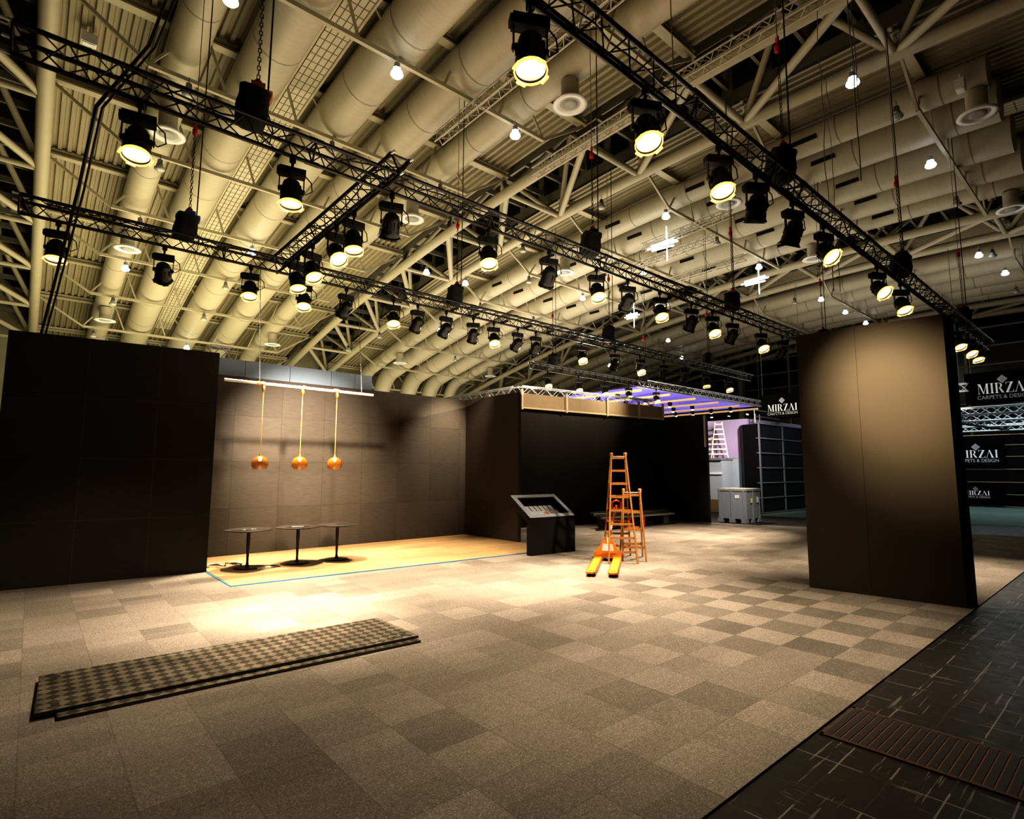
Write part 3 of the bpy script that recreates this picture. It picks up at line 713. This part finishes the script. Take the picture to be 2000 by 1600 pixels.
MB().box((.5, .675, 2.355), (1.1, 1.36, .1)).build('counter_top', M('counter_edge', (.22, .22, .23), .5), ct)
MB().box((.03, .675, 1.72), (.08, 1.3, .1)).build('ledge', WHITE, ct)
MB().box((.055, .675, .3), (.04, 1.3, .5)).build('plinth', M('plinth_brown', (.2, .12, .05), .6), ct)

# black grid booth
GRID = NT('black_grid_panels'); X, Y, Z = GRID.xyz(); GRID.base((.006, .006, .008)); GRID.set(Roughness=.5); GRID.b.inputs['Specular IOR Level'].default_value = .2
SIL = M('grid_profile', (.3, .31, .32), .35, .6); BRN = M('grid_profile_brown', (.55, .42, .26), .5)
gb = thing('black_grid_booth', 'black panel booth with a silver grid frame beside the grey pallet box', 'booth wall')
MB().prism([(23.85, 11.15), (34, 11.15), (34, 12.3), (24.5, 12.3), (23.95, 11.9)], .0, 3.88).build('panel', GRID.m, gb)
for z in [.03 + .645 * k for k in range(7)]:
    MB().bar((23.8, 11.1, z), (34, 11.1, z), .06, .045).bar((23.78, 11.12, z), (24.42, 11.98, z), .06, .045).build('grid_rail', SIL, gb)
for x in (23.82, 26.15, 28.5, 30.85, 33.2): MB().box((x, 11.1, 1.95), (.06, .06, 3.9)).build('grid_post', SIL, gb)
# silver railing on top of it
sr = thing('silver_railing', 'small silver rail frame standing on the corner of the black grid booth', 'railing', (23.9, 11.3, 3.88))
MB().tube((0, 0, 0), (0, 0, .62), .025, 6).tube((0, 0, .62), (2.4, 0, .62), .025, 6).tube((0, 0, .35), (2.4, 0, .35), .02, 6).tube((.5, .2, 0), (.5, .2, .5), .02, 6).tube((.9, .2, 0), (.9, .2, .5), .02, 6).build('rail_frame', STEEL, sr)

# teal carpet
o = struct(MB().prism([(22.6, 11.0), (23.2, 9.1), (24.7, 4.2), (25.0, 2.9), (25.6, -.5), (44, -.5), (44, 11.0)], -.008, -.002), 'carpet', M('teal_carpet', (.1, .17, .15), .9, sc=3))

# grey pallet box
pb = thing('pallet_box', 'grey plastic pallet box with lid standing at the carpet end', 'pallet box', (18.98, 9.42, 0.0), R(2))
PG = M('grey_box_plastic', (.24, .26, .29), .6); PG2 = M('grey_box_lid', (.33, .32, .3), .6)
mb = MB().prism([(.03, .03), (1.2, .03), (1.2, 1.03), (.03, 1.03)], .14, 1.12)
for k in range(3): mb.box((.018, .08 + .45 * k, .63), (.03, .06, .98))
for k in range(3): mb.box((.08 + .53 * k, .018, .63), (.06, .03, .98))
mb.build('box_wall', PG, pb)
MB().prism([(0, 0), (1.24, 0), (1.24, 1.06), (0, 1.06)], 1.12, 1.2).build('lid', PG2, pb)
for x in (.1, .6, 1.12):
    for y in (.1, .53, .96): MB().box((x, y, .07), (.2, .2, .14)).build('foot', PG, pb)
MB().box((.45, -.004, .78), (.12, .012, .16)).build('yellow_sticker', M('yellow_label', (.75, .7, .05), .6), pb)
MB().box((.014, .32, .92), (.012, .16, .12)).box((.95, -.004, .8), (.16, .012, .2)).build('white_sticker', WHITE, pb)

# bench-like stack of dark planks
bn = thing('plank_bench', 'long dark stack of planks on block supports in front of the far wall', 'bench', (13.4, 11.42, 0), R(-3.5))
DP = M('dark_plank', (.055, .052, .045), .45); DP2 = M('dark_plank_pale_edge', (.22, .22, .2), .4)
for k, (y, z, h) in enumerate(((-.22, .36, .05), (-.06, .4, .06), (.1, .45, .06), (.25, .49, .05))): MB().box((1.75, y, z), (3.5, .14, h)).build('plank', DP2 if k % 2 == 0 else DP, bn)
for x in (.35, 3.1): MB().box((x, -.02, .19), (.28, .42, .3)).box((x, .15, .38), (.28, .3, .1)).build('support_block', DP, bn)
MB().box((1.7, -.2, .02), (3.9, .1, .036)).build('ground_runner', SOFTBLACK, bn)
for x in (1.15, 1.85): MB().box((x, -.31, .2), (.06, .03, .3)).build('strap', RED, bn)

# banners
def glyph(ch):
    t_, n = .2, .035
    rect = lambda x0, y0, x1, y1: [(x0, y0), (x1, y0), (x1, y1), (x0, y1)]
    if ch == 'I': return .34, [rect(.07, 0, .27, 1), rect(0, 0, .34, n), rect(0, 1 - n, .34, 1)]
    if ch == 'M': return 1.2, [rect(.1, 0, .14, 1), [(.1, 1), (.34, 1), (.66, .02), (.56, 0)], [(.6, .05), (.63, 0), (1.0, 1), (.95, 1)], rect(.9, 0, 1.1, 1), rect(0, 0, .25, n), rect(.8, 0, 1.2, n), rect(0, 1 - n, .2, 1), rect(.9, 1 - n, 1.2, 1)]
    if ch == 'Z': return .8, [rect(.04, 1 - n, .78, 1), [(.0, 0), (.24, 0), (.78, 1), (.54, 1)], rect(.02, 0, .8, n), [(.04, 1), (.04, .78), (.07, .78), (.1, 1)], [(.8, 0), (.8, .25), (.77, .25), (.72, 0)]]
    if ch == 'A': return .95, [[(.02, 0), (.07, 0), (.48, .96), (.45, 1)], [(.36, 1), (.5, 1), (.9, 0), (.66, 0)], rect(-.04, 0, .2, n), rect(.58, 0, .98, n)]
    if ch == 'R':
        P = [rect(.08, 0, .28, 1), rect(0, 0, .36, n), rect(0, 1 - n, .4, 1), [(.4, .48), (.58, .5), (.92, 0), (.68, 0)]]
        N = 8; cx, cy = .4, .745
        for k in range(N):
            a0, a1 = -PI / 2 + PI * k / N, -PI / 2 + PI * (k + 1) / N
            P.append([(cx + .17 * math.cos(a0), cy + .235 * math.sin(a0)), (cx + .36 * math.cos(a0), cy + .255 * math.sin(a0)), (cx + .36 * math.cos(a1), cy + .255 * math.sin(a1)), (cx + .17 * math.cos(a1), cy + .235 * math.sin(a1))])
        return .95, P
LETTER = EM('sign_letter', (.8, .82, .85), .22, (.8, .8, .8)); SUBL = EM('sign_small_letter', (.7, .72, .75), .12, (.6, .6, .6)); LOGO = EM('sign_logo', (.6, .62, .7), .2, (.6, .6, .65))
def text_mesh(txt, width, o, r, u, nrm, name, mat, parent):
    cu = bpy.data.curves.new('txt', 'FONT'); cu.body = txt; cu.size = 1; cu.align_x = 'CENTER'
    ob = bpy.data.objects.new('txt', cu); COL.objects.link(ob)
    dg = bpy.context.evaluated_depsgraph_get(); me = bpy.data.meshes.new_from_object(ob.evaluated_get(dg))
    bpy.data.objects.remove(ob)
    xs = [v.co.x for v in me.vertices]; s = width / (max(xs) - min(xs)); o, r, u, nrm = map(Vector, (o, r, u, nrm))
    for v in me.vertices: c = v.co.copy(); v.co = o + r * c.x * s + u * c.y * s * 1.15 + nrm * .006
    me.materials.clear(); me.materials.append(mat)
    q = bpy.data.objects.new(name, me); COL.objects.link(q); q.parent = parent; return q
def sign(name, label, cx, cy, z0, z1, w, tw, logo_z, txt_z, th, sub_z, group='black carpet shop signs'):
    """sign in a plane X = cx facing -X, centred on Y = cy"""
    t_ = thing(name, label, 'sign', (cx, cy, z0), 0, group)
    MB().box((.02, 0, (z1 - z0) / 2), (.04, w, z1 - z0)).build('board', M('sign_black', (.004, .004, .005), .8, spec=.1), t_)
    r, u, nn = (0, -1, 0), (0, 0, 1), (-1, 0, 0)
    word = 'MIRZAI'; adv = []; x = 0
    for ch in word: wd, P = glyph(ch); adv.append((x, P)); x += wd + .13
    x -= .13; s = tw / x; sy = th
    mb = MB()
    for a, P in adv:
        for poly in P:
            mb.extr([((px + a - x / 2) * s, py * sy) for px, py in poly], (-.004, 0, txt_z), r, u, (-.004, 0, 0))
    mb.build('lettering', LETTER, t_)
    h = tw * .105
    mb = MB(); mb.extr([(-h, 0), (0, -h), (h, 0), (0, h)], (-.003, 0, logo_z), r, u, (-.003, 0, 0))
    mb.build('emblem', LOGO, t_)
    ln = MB()
    for k in range(-3, 4):
        f = k / 4 * h; e = h * .9
        ln.extr([(f / 2 - e / 2 + .0, f / 2 + e / 2), (f / 2 + e / 2, f / 2 - e / 2), (f / 2 + e / 2 + .012, f / 2 - e / 2 + .012), (f / 2 - e / 2 + .012, f / 2 + e / 2 + .012)], (-.008, 0, logo_z), r, u, (-.002, 0, 0))
    ln.build('emblem_line', STEEL, t_)
    text_mesh('CARPETS & DESIGN', tw * 1.02, (-.004, 0, sub_z), r, u, nn, 'small_lettering', SUBL, t_)
    return t_
b1 = sign('hanging_banner', 'black hanging banner reading MIRZAI, left of the freestanding wall', 28, 11.83, 4.4, 5.65, 2.06, 1.42, .93, .4, .34, .22)
for y in (.95, -.95): MB().tube((.02, y, 1.25), (.02, y, 7), .012, 5).build('wire', STEEL, b1)
b2 = sign('hanging_banner', 'largest black hanging banner reading MIRZAI, at the right edge of the photo', 30, 3.78, 4.63, 5.98, 2.45, 1.62, 1.0, .43, .42, .2)
for y in (1.0, -1.0): MB().tube((.02, y, 1.35), (.02, y, 6.5), .012, 5).build('wire', STEEL, b2)
# right grid booth wall with two signs
rw = thing('black_grid_wall', 'black grid-panelled booth wall at the far right behind the freestanding wall', 'booth wall', (38, 0, 0))
MB().box((.1, 3, 1.87), (.16, 11, 3.74)).build('panel', GRID.m, rw)
for z in (.04, .65, 1.28, 1.95, 2.6, 3.2, 3.74): MB().box((0, 3, z), (.05, 11, .035)).build('grid_rail', BRN, rw)
for y in (-1.5, .6, 2.9, 4.1, 7.6): MB().box((0, y, 1.9), (.05, .05, 3.74)).build('grid_post', BRN, rw)
s3 = sign('wall_sign', 'upper black wall sign reading MIRZAI on the far right booth wall', 37.93, 6.1, 2.0, 3.7, 2.35, 1.75, 1.12, .55, .4, .32)
s4 = sign('wall_sign', 'lowest and smallest black sign reading MIRZAI, near the teal carpet', 37.6, 6.2, .1, 1.2, 2.4, 1.1, .83, .5, .22, .35)
MB().box((.04, .9, -.03), (.3, .1, .14)).box((.04, -.9, -.03), (.3, .1, .14)).build('foot', SOFTBLACK, s4)
for k, (x, z, y0, y1) in enumerate([(31, 4.45, 1.5, 9), (33, 4.3, 1, 9), (35, 4.15, 0, 9), (37, 4.05, 0, 9)]):
    lattice('aluminium_truss', f'silver box truss over the far right booth, {ORD[k]} of four in depth', 'truss', (x, y0, z), (x, y1, z), .3, .035, ALU, .35, 'silver trusses at far right')
    MB().box((0, y1 - y0, -z / 2), (.2, .2, z)).box((0, .1, -z / 2), (.2, .2, z)).build('post', ALU, bpy.data.objects[[q.name for q in COL.objects if q.name.startswith('aluminium_truss')][-1]])
lattice('aluminium_truss', 'dark diagonal box truss crossing the silver trusses at far right', 'truss', (30.5, 6.3, 4.25), (38, 4.4, 4.0), .24, .03, BLACK, .35)
for x, y in ((31, 1.5), (31, 9), (37, 0.2), (37, 8.9), (33, 1.0), (33, 9), (35, 0.1), (35, 9)):
    pass
lattice('aluminium_truss', 'short silver truss piece at the edge of the freestanding wall', 'truss', (29, 5.25, 5.3), (29, 4.75, 5.3), .3, .03, ALU, .25)
MB().tube((0, -.25, .1), (0, -.25, 6.0), .012, 5).build('wire', STEEL, bpy.data.objects[[q.name for q in COL.objects if q.name.startswith('aluminium_truss')][-1]])

# ------------------------------------------------------------------ kiosk
def kiosk():
    t_ = thing('display_kiosk', 'black lectern-like display kiosk with sloped top and an empty screen opening', 'kiosk', (8.2, 8.85, .004), math.atan2(-.10, 1.29))
    KB = M('kiosk_black', (.012, .011, .01), .7, spec=.15); W = 1.29
    # side profile in (depth, height)
    MB().box((W / 2, .07, .39), (W, .14, .78)).build('front_leg', KB, t_)
    a = Vector((0, 0, .81)); b = Vector((0, .72, 1.26)); d = (b - a); L = d.length; d.normalize(); nrm = Vector((0, -d.z, d.y))
    X = Vector((1, 0, 0))
    bw = .1
    fr = MB()
    for x0, x1, s0, s1 in ((0, W, 0, bw), (0, W, L - bw, L), (0, bw, bw, L - bw), (W - bw, W, bw, L - bw)):
        c = a + X * ((x0 + x1) / 2) + d * ((s0 + s1) / 2) - nrm * .01
        fr.box(c, (x1 - x0, s1 - s0, .02), Matrix((X, d, nrm)).transposed())
    fr.build('top_frame', M('kiosk_frame', (.34, .38, .46), .35), t_)
    ho = MB()
    for x0, x1, s0, s1 in ((0, W, 0, .02), (0, W, L - .02, L), (0, .02, .02, L - .02), (W - .02, W, .02, L - .02)):
        c = a + X * ((x0 + x1) / 2) + d * ((s0 + s1) / 2) - nrm * .09
        ho.box(c, (x1 - x0, s1 - s0, .15), Matrix((X, d, nrm)).transposed())
    ho.box(a + X * W / 2 + d * L / 2 - nrm * .16, (W, L, .02), Matrix((X, d, nrm)).transposed())
    ho.build('housing', KB, t_)
    pl = MB(); m3 = Matrix((X, d, nrm)).transposed()
    pl.box(a + X * .6 + d * .2 - nrm * .09, (.85, .26, .012), m3)
    for k in range(6): pl.box(a + X * (.24 + k * .135) + d * .42 - nrm * .09, (.105, .2, .012), m3)
    po = pl.build('mounting_plate', M('plate_grey', (.42, .46, .5), .4), t_)
    MB().path([a + X * .35 + d * .12 - nrm * .07, a + X * .45 + d * .2 - nrm * .06, a + X * .55 + d * .2 - nrm * .07], .013, 6).build('wire', WHITE, t_)
    MB().path([a + X * .55 + d * .2 - nrm * .07, a + X * .62 + d * .25 - nrm * .05, a + X * .7 + d * .2 - nrm * .07], .016, 6).build('wire', ORANGE, t_)
    MB().box(a + X * .85 + d * .13 - nrm * .083, (.025, .03, .01), m3).box(a + X * .95 + d * .13 - nrm * .083, (.025, .03, .01), m3).build('socket_hole', SOFTBLACK, t_)
kiosk()

# ------------------------------------------------------------------ bistro tables
def make_table(label):
    t_ = thing('bistro_table', label, 'table', group='round bistro tables')
    TP = M('table_top', (.03, .024, .02), .55, spec=.2, var=.2); TB = M('table_metal', (.012, .011, .011), .4)
    MB().lathe([(0, .70), (.385, .70), (.395, .695), (.39, .688), (.36, .676), (0, .674)], n=48, power=2.5).build('table_top', TP, t_)
    MB().lathe([(.032, .675), (.034, .5), (.026, .3), (.02, .12), (.026, .06), (.05, .035)], n=16).build('column', TB, t_)
    MB().lathe([(.05, .036), (.12, .022), (.225, .012), (.232, .004), (.23, 0), (0, 0)], n=36).build('base', TB, t_)
    return t_
tl = ['nearest black round bistro table at left, with cables by its foot', 'middle black round bistro table with a small paper on top', 'right black round bistro table, bare top, nearest the lamp at right']
tb = None
for (x, y, rz), lab in zip(((3.15, 11.1, .5), (4.05, 11.07, .7), (4.82, 11.0, .3)), tl):
    if tb is None: tb = make_table(lab); o = tb
    else: o = dup(tb); tag(o, lab, 'table', 'round bistro tables')
    o.location = (x, y, .021); o.rotation_euler = (0, 0, rz)
PAPER = M('paper_white', (.75, .8, .9), .3); 
o = MB().box((0, 0, 0), (.2, .1, .004), Matrix.Rotation(-.7, 3, 'Z')).build('paper_slip', PAPER); o.location = (4.02, 11.02, .7235); tag(o, 'small white paper slip on the middle bistro table', 'paper')
o = MB().box((0, 0, 0), (.09, .05, .012), Matrix.Rotation(.3, 3, 'Z')).build('plastic_packet', PAPER); o.location = (3.2, 11.0, .7275); tag(o, 'bluish clear packet on the nearest bistro table', 'packet')
o = MB().box((0, 0, 0), (.06, .05, .012), Matrix.Rotation(.6, 3, 'Z')).build('plastic_packet', WHITE); o.location = (3.04, 10.97, .7275); tag(o, 'tiny white packet on the nearest bistro table, left of the bluish one', 'packet')
# cables and power strip
def squig(seed, c, rx, ry, n, r, z0=.03):
    rr = random.Random(seed); pts = []
    for k in range(n):
        pts.append((c[0] + rx * (2 * k / (n - 1) - 1) + rr.uniform(-.12, .12), c[1] + rr.uniform(-ry, ry), z0 + rr.uniform(0, .05)))
    out = []
    for i in range(len(pts) - 1):
        p0, p1, p2, p3 = (Vector(pts[max(0, min(len(pts) - 1, i + j))]) for j in (-1, 0, 1, 2))
        for k in range(6):
            s = k / 6; q = .5 * ((2 * p1) + (p2 - p0) * s + (2 * p0 - 5 * p1 + 4 * p2 - p3) * s * s + (3 * p1 - p0 - 3 * p2 + p3) * s ** 3)
            q.z = max(q.z, .021 + r); out.append(q)
    return MB().path(out, r, 6)
tag(squig(3, (2.85, 11.5), .3, .22, 16, .008).build('cable_tangle', BLACK), 'tangled black cables on the laminate floor by the left wall edge', 'cable')
tag(squig(5, (2.88, 11.6), .28, .2, 14, .006).build('cable_tangle', WHITE), 'tangled white cables on the laminate floor by the left wall edge', 'cable')
o = MB().box((0, 0, .02), (.22, .055, .04)).build('power_strip', WHITE); o.location = (3.35, 10.78, .0205); o.rotation_euler = (0, 0, -.2)
MB().path([(.11, 0, .015), (.2, .02, .02), (.28, .1, .015), (.26, .25, .015), (.05, .33, .015), (-.2, .45, .015)], .008, 6).build('cord', BLACK, o); tag(o, 'white power strip with black cord beside the nearest table foot', 'power strip')

# ------------------------------------------------------------------ batten with pendants
PIPE = M('white_pipe', (.8, .74, .62), .35)
bt = thing('lamp_pipe', 'horizontal white pipe hung on two wires carrying the amber pendant lamps', 'pipe', (2.6, 11.1, 3.48))
MB().tube((-.02, 0, 0), (2.97, 0, -.02), .028, 12).build('pipe', PIPE, bt)
for x in (.6, 2.7): MB().tube((x, 0, .01), (x, .36, 2.5), .006, 5).build('wire', STEEL, bt)
for x in (.58, .66, 1.45, 2.1, 2.15): MB().lathe([(.036, -.03), (.042, -.01), (.042, .02), (.036, .04)], (x, 0, -.005), 10, Matrix.Rotation(PI / 2, 3, 'Y')).build('clamp', STEEL if x != .58 else ORANGE, bt)
t = NT('amber_glass'); t.base((.4, .15, .015)); t.set(Roughness=.05, Alpha=.8); t.b.inputs['Transmission Weight'].default_value = .5; t.b.inputs['Specular IOR Level'].default_value = .9; AMBER = t.m
CORD = M('amber_cord', (.55, .3, .08), .6); BRASS = M('brass', (.6, .4, .12), .3, .9)
BULB = EM('warm_bulb', (1, .8, .5), 12); GLINT = EM('bulb_glow', (1, .5, .08), 3)
def make_pendant(label):
    t_ = thing('pendant_lamp', label, 'pendant lamp', group='amber glass pendant lamps')
    MB().tube((0, 0, .14), (0, 0, 1.5), .007, 6).build('cord', CORD, t_)
    MB().lathe([(.01, 1.52), (.035, 1.5), (.03, 1.4), (.008, 1.36)], n=12).build('ceiling_cap', BRASS, t_)
    MB().lathe([(.012, .2), (.02, .17), (.028, .155), (.028, .13)], n=12).build('socket', BRASS, t_)
    MB().lathe([(.15 * math.sin(a), .15 * math.cos(a)) for a in [.18 + k * (2.35 - .18) / 14 for k in range(15)]], n=28).build('glass_globe', AMBER, t_)
    MB().lathe([(.0, .125), (.02, .115), (.03, .085), (.022, .055), (0, .045)], n=14).build('bulb', BULB, t_)
    return t_
pl_ = None
for x, lab in ((3.28, 'left'), (4.03, 'middle'), (4.75, 'right')):
    lab = f'{lab} amber glass globe pendant lamp on a cord above the bistro tables'
    if pl_ is None: pl_ = make_pendant(lab); o = pl_
    else: o = dup(pl_); tag(o, lab, 'pendant lamp', 'amber glass pendant lamps')
    o.location = (x, 11.1, 1.94)

# ------------------------------------------------------------------ ladders, pallet truck
FLv, FRv, RLv = Vector((8.75, 7.18)), Vector((9.15, 6.78)), Vector((9.38, 8.05))
ang = math.atan2((FRv - FLv).y, (FRv - FLv).x)
ctr = (FLv + FRv) / 2
back = Vector((-(FRv - FLv).y, (FRv - FLv).x)).normalized()
sp_ = 1.05
base = ctr + back * sp_ / 2
rail_ladder('wooden_ladder', 'tall honey-coloured wooden double ladder straddling the orange pallet truck', 'ladder', (base.x, base.y, .004), ang, 2.17, .57, .29, sp_, 8, LADDERWOOD)
rail_ladder('wooden_ladder', 'short honey-coloured wooden double ladder beside the tall one', 'ladder', (9.57, 7.215, .004), ang - R(3), 1.42, .47, .34, .67, 4, LADDERWOOD)

def pallet_truck():
    tip = Vector((7.55, 6.36)); end = Vector((8.97, 7.38)); d = (end - tip); rz = math.atan2(d.y, d.x)
    t_ = thing('pallet_truck', 'orange hand pallet truck under the tall ladder, forks towards the camera', 'pallet truck', (end.x, end.y, .004), rz)
    OR = M('truck_orange', (.72, .25, .03), .4, var=.15)
    LF = d.length + .05
    for s in (-1, 1):
        y0 = s * .19; w = .16
        poly = [(-LF, -.05), (-LF + .05, -.08), (0, -.08), (0, .08), (-LF + .05, .08), (-LF, .05)]
        mb = MB().prism([(x, y + y0) for x, y in poly], .055, .085)
        for e in (-1, 1): mb.box((-LF / 2 + .05, y0 + e * .077, .055), (LF - .12, .008, .06))
        fk = mb.build('fork', OR, t_)
        MB().box((-LF + .16, y0, .0865), (.03, .09, .003)).build('fork_slot', M('slot_dark', (.12, .03, .01), .6), fk)
        MB().lathe([(0, -.05), (.036, -.05), (.036, .05), (0, .05)], (-LF + .2, y0, .037), 14, Matrix.Rotation(PI / 2, 3, 'X')).build('load_roller', SOFTBLACK, t_)
    mb = MB()
    mb.extr([(-.27, .06), (.27, .06), (.27, .16), (.16, .3), (.07, .47), (-.07, .47), (-.16, .3), (-.27, .16)], (.0, 0, 0), (0, 1, 0), (0, 0, 1), (.05, 0, 0))
    mb.box((.02, 0, .12), (.08, .54, .12))
    mb.build('body_plate', OR, t_)
    MB().extr([(-.12, .2), (.12, .2), (.1, .34), (-.1, .34)], (-.008, 0, 0), (0, 1, 0), (0, 0, 1), (.006, 0, 0)).box((-.006, 0, .41), (.006, .035, .12)).build('white_label', M('truck_label', (.85, .83, .78), .5), t_)
    MB().lathe([(0, .1), (.06, .1), (.06, .36), (.04, .38), (0, .38)], (.14, 0, 0), 14).box((.12, 0, .16), (.16, .2, .08)).build('pump', OR, t_)
    for s in (-1, 1): MB().lathe([(0, -.028), (.09, -.028), (.09, .028), (0, .028)], (.16, s * .07, .09), 18, Matrix.Rotation(PI / 2, 3, 'X')).build('steer_wheel', SOFTBLACK, t_)
    pts = [Vector((.16, 0, .36)), Vector((.21, -.03, .52)), Vector((.3, -.12, 1.0)), Vector((.34, -.17, 1.1))]
    hd = MB().path([pts[0], pts[1]], .026, 8).build('handle', SOFTBLACK, t_)
    cols = [WHITE, ORANGE, WHITE, M('handle_red', (.75, .1, .01), .4)]
    segs = [(.0, .12, 3), (.12, .42, 0), (.42, .5, 3), (.5, .78, 1), (.78, 1.0, 3)]
    for a, b, c in segs:
        p, q = pts[1].lerp(pts[3], a), pts[1].lerp(pts[3], b); MB().tube(p, q, .024, 10).build('handle_sleeve', cols[c], hd)
    MB().path([pts[3] + Vector((.0, -.08, -.1)), pts[3] + Vector((.02, -.09, .06)), pts[3] + Vector((.03, 0, .1)), pts[3] + Vector((.02, .09, .06)), pts[3] + Vector((.0, .08, -.1))], .018, 8).build('grip_loop', cols[3], hd)
pallet_truck()

# ------------------------------------------------------------------ tread plates
def tread(label, poly, z0, dx):
    t_ = thing('tread_plate', label, 'metal plate', (0, 0, 0), 0, 'aluminium tread plates')
    MB().prism(poly, z0, z0 + .026).build('plate', TREAD, t_)
    n = len(poly); mb = MB()
    for i in range(n):
        a, b = poly[i], poly[(i + 1) % n]; mb.bar((*a, z0 + .012), (*b, z0 + .012), .008, .024)
    mb.build('edge_trim', M('dark_trim', (.05, .045, .04), .4, .5), t_)
    if dx:
        for x, y in ((.27, 5.58), (.3, 6.3), (2.95, 6.15), (3.05, 5.42), (3.16, 5.44)): MB().box((x, y, z0 + .0265), (.05, .06, .003)).build('hand_slot', SOFTBLACK, t_)
tread('lower diamond tread metal plate lying on the carpet, its near edge sticking out', [(.28, 5.36), (3.26, 5.24), (3.26, 6.1), (.28, 6.25)], .004, 0)
tread('upper diamond tread metal plate resting on the other plate on the carpet', [(.15, 5.47), (3.28, 5.32), (3.27, 6.25), (.19, 6.42)], .0305, 1)

# ------------------------------------------------------------------ lights
def spot(loc, aim, power, size=60, blend=.9, col=(1, .81, .61), r=.12):
    l = bpy.data.lights.new('stage_and_fill_light', 'SPOT'); l.energy = power; l.color = col; l.spot_size = math.radians(size); l.spot_blend = blend; l.shadow_soft_size = r
    o = bpy.data.objects.new('stage_and_fill_light', l); COL.objects.link(o); o.location = loc
    o.rotation_euler = (Vector(aim) - Vector(loc)).to_track_quat('-Z', 'Y').to_euler(); return o
spot((2.28, 7.0, 5.1), (2.9, 7.5, 0), 2900, 36, 1)
spot((2.28, 7.0, 5.1), (3.2, 7.5, 0), 2600, 64, 1)
spot((2.28, 7.0, 5.1), (1.6, 7.4, 0), 1100, 80, 1)
spot((5.52, 7.0, 5.1), (6.2, 7.6, 0), 2500, 58, 1)
spot((8.3, 7.0, 5.1), (7.2, 6.1, 0), 3000, 60, 1)
spot((10.48, 7.0, 5.1), (10.2, 6.7, 0), 2300, 56, 1)
spot((12.77, 7.0, 5.1), (13.2, 8.2, 0), 2600, 56, 1)
spot((15.43, 7.0, 5.1), (15.4, 8.6, 0), 3000, 56, 1)
spot((.62, 7.0, 5.1), (.4, 9.4, 0), 900, 60, 1)
spot((4.65, 3.25, 5.1), (5.3, 3.5, 0), 1000, 80, 1)
spot((2.98, 3.2, 5.1), (2.6, 3.6, 0), 480, 95, 1)
spot((6.19, 3.2, 5.1), (9.5, 2.45, 2.9), 1700, 37, 1, (1, .74, .44))
spot((6.19, 3.2, 5.1), (9.5, 2.45, 2.95), 1000, 25, 1, (1, .74, .44))
spot((9.55, 3.4, 5.0), (9.2, 7.0, .9), 2200, 38, 1)
spot((13.91, 3.25, 5.0), (13.0, 2.6, 0), 1900, 66, 1)
spot((8.38, 3.2, 5.1), (7.4, 3.2, 0), 900, 66, 1)
spot((12.34, 3.2, 5.1), (12.8, 4.4, 0), 1300, 65, 1)
spot((4.1, 11.45, 5.1), (4.4, 10.8, 0), 3600, 62, 1)
spot((6.22, 11.45, 5.1), (6.9, 10.7, 0), 3200, 62, 1)
spot((3.03, 11.45, 5.1), (3.0, 10.9, 0), 2000, 62, 1)
spot((3.6, 8.3, 5.0), (4.9, 12.97, 2.3), 5200, 46, 1)
spot((3.6, 9.3, 5.0), (4.5, 12.97, 1.5), 1500, 55, 1)
spot((9.2, 11.1, 5.0), (8.6, 12.97, 2.4), 1500, 50, 1)
spot((12.89, 11.5, 5.1), (12.4, 10.6, 0), 1400, 65, 1)
spot((15.97, 10.2, 5.6), (14.6, 12.8, 4.15), 650, 75, 1)  # added fill with no lamp here, brightens the beige fascia
spot((11.4, 9.8, 5.6), (12.2, 13, 4.2), 480, 60, 1)  # second added fill for the fascia, no fitting at this point
spot((20.42, 11.5, 5.1), (19.6, 9.6, .6), 1200, 60, 1, (1, .85, .7))
spot((15.5, 6.9, 5.0), (19.2, 10.0, .5), 1500, 26, 1, (1, .9, .8))
spot((17.55, 15.6, 5.2), (14.6, 12.9, 4.5), 1500, 85, 1, (1, .95, .9))
def area(loc, aim, power, sx, sy, col):  # unseen lamps added to brighten the ceiling bays and far booths
    l = bpy.data.lights.new('hall_fill', 'AREA'); l.shape = 'RECTANGLE'; l.size = sx; l.size_y = sy; l.energy = power; l.color = col
    o = bpy.data.objects.new('hall_fill', l); COL.objects.link(o); o.location = loc
    o.rotation_euler = (Vector(aim) - Vector(loc)).to_track_quat('-Z', 'Y').to_euler(); return o
area((5, 22, 3.6), (5, 24, 12), 1050, 9, 10, (1, .87, .56))
area((6, 30, 3.0), (6, 32, 10), 850, 12, 6, (1, .89, .54))
area((8, 9, 4.3), (6, 11, 12), 330, 12, 6, (1, .82, .58))
area((21, 33, 3.2), (21, 36, 9), 500, 12, 4, (1, .88, .62))
area((20, 20, 4.5), (21, 20, 12), 1350, 12, 10, (1, .88, .7))
area((30, 10, 4.5), (30, 10, 12), 480, 14, 10, (1, .88, .72))
spot((20.4, 8.6, 5.0), (24.2, 12.6, 2.2), 1900, 62, 1, (1, .93, .92))  # added unseen fill for the lilac wall and its ladders
area((34, 4, 8), (34, 4, 0), 500, 6, 6, (.85, .95, 1))
l = bpy.data.lights.new('skylight_fill', 'AREA')
bpy.data.lights.remove(l)
wd = bpy.data.worlds.new('world'); scn.world = wd; wd.use_nodes = True
bg = wd.node_tree.nodes['Background']; bg.inputs[0].default_value = (1, .86, .66, 1); bg.inputs[1].default_value = .012

scn.view_settings.view_transform = 'Standard'
scn.view_settings.look = 'High Contrast'
scn.view_settings.exposure = 0.0
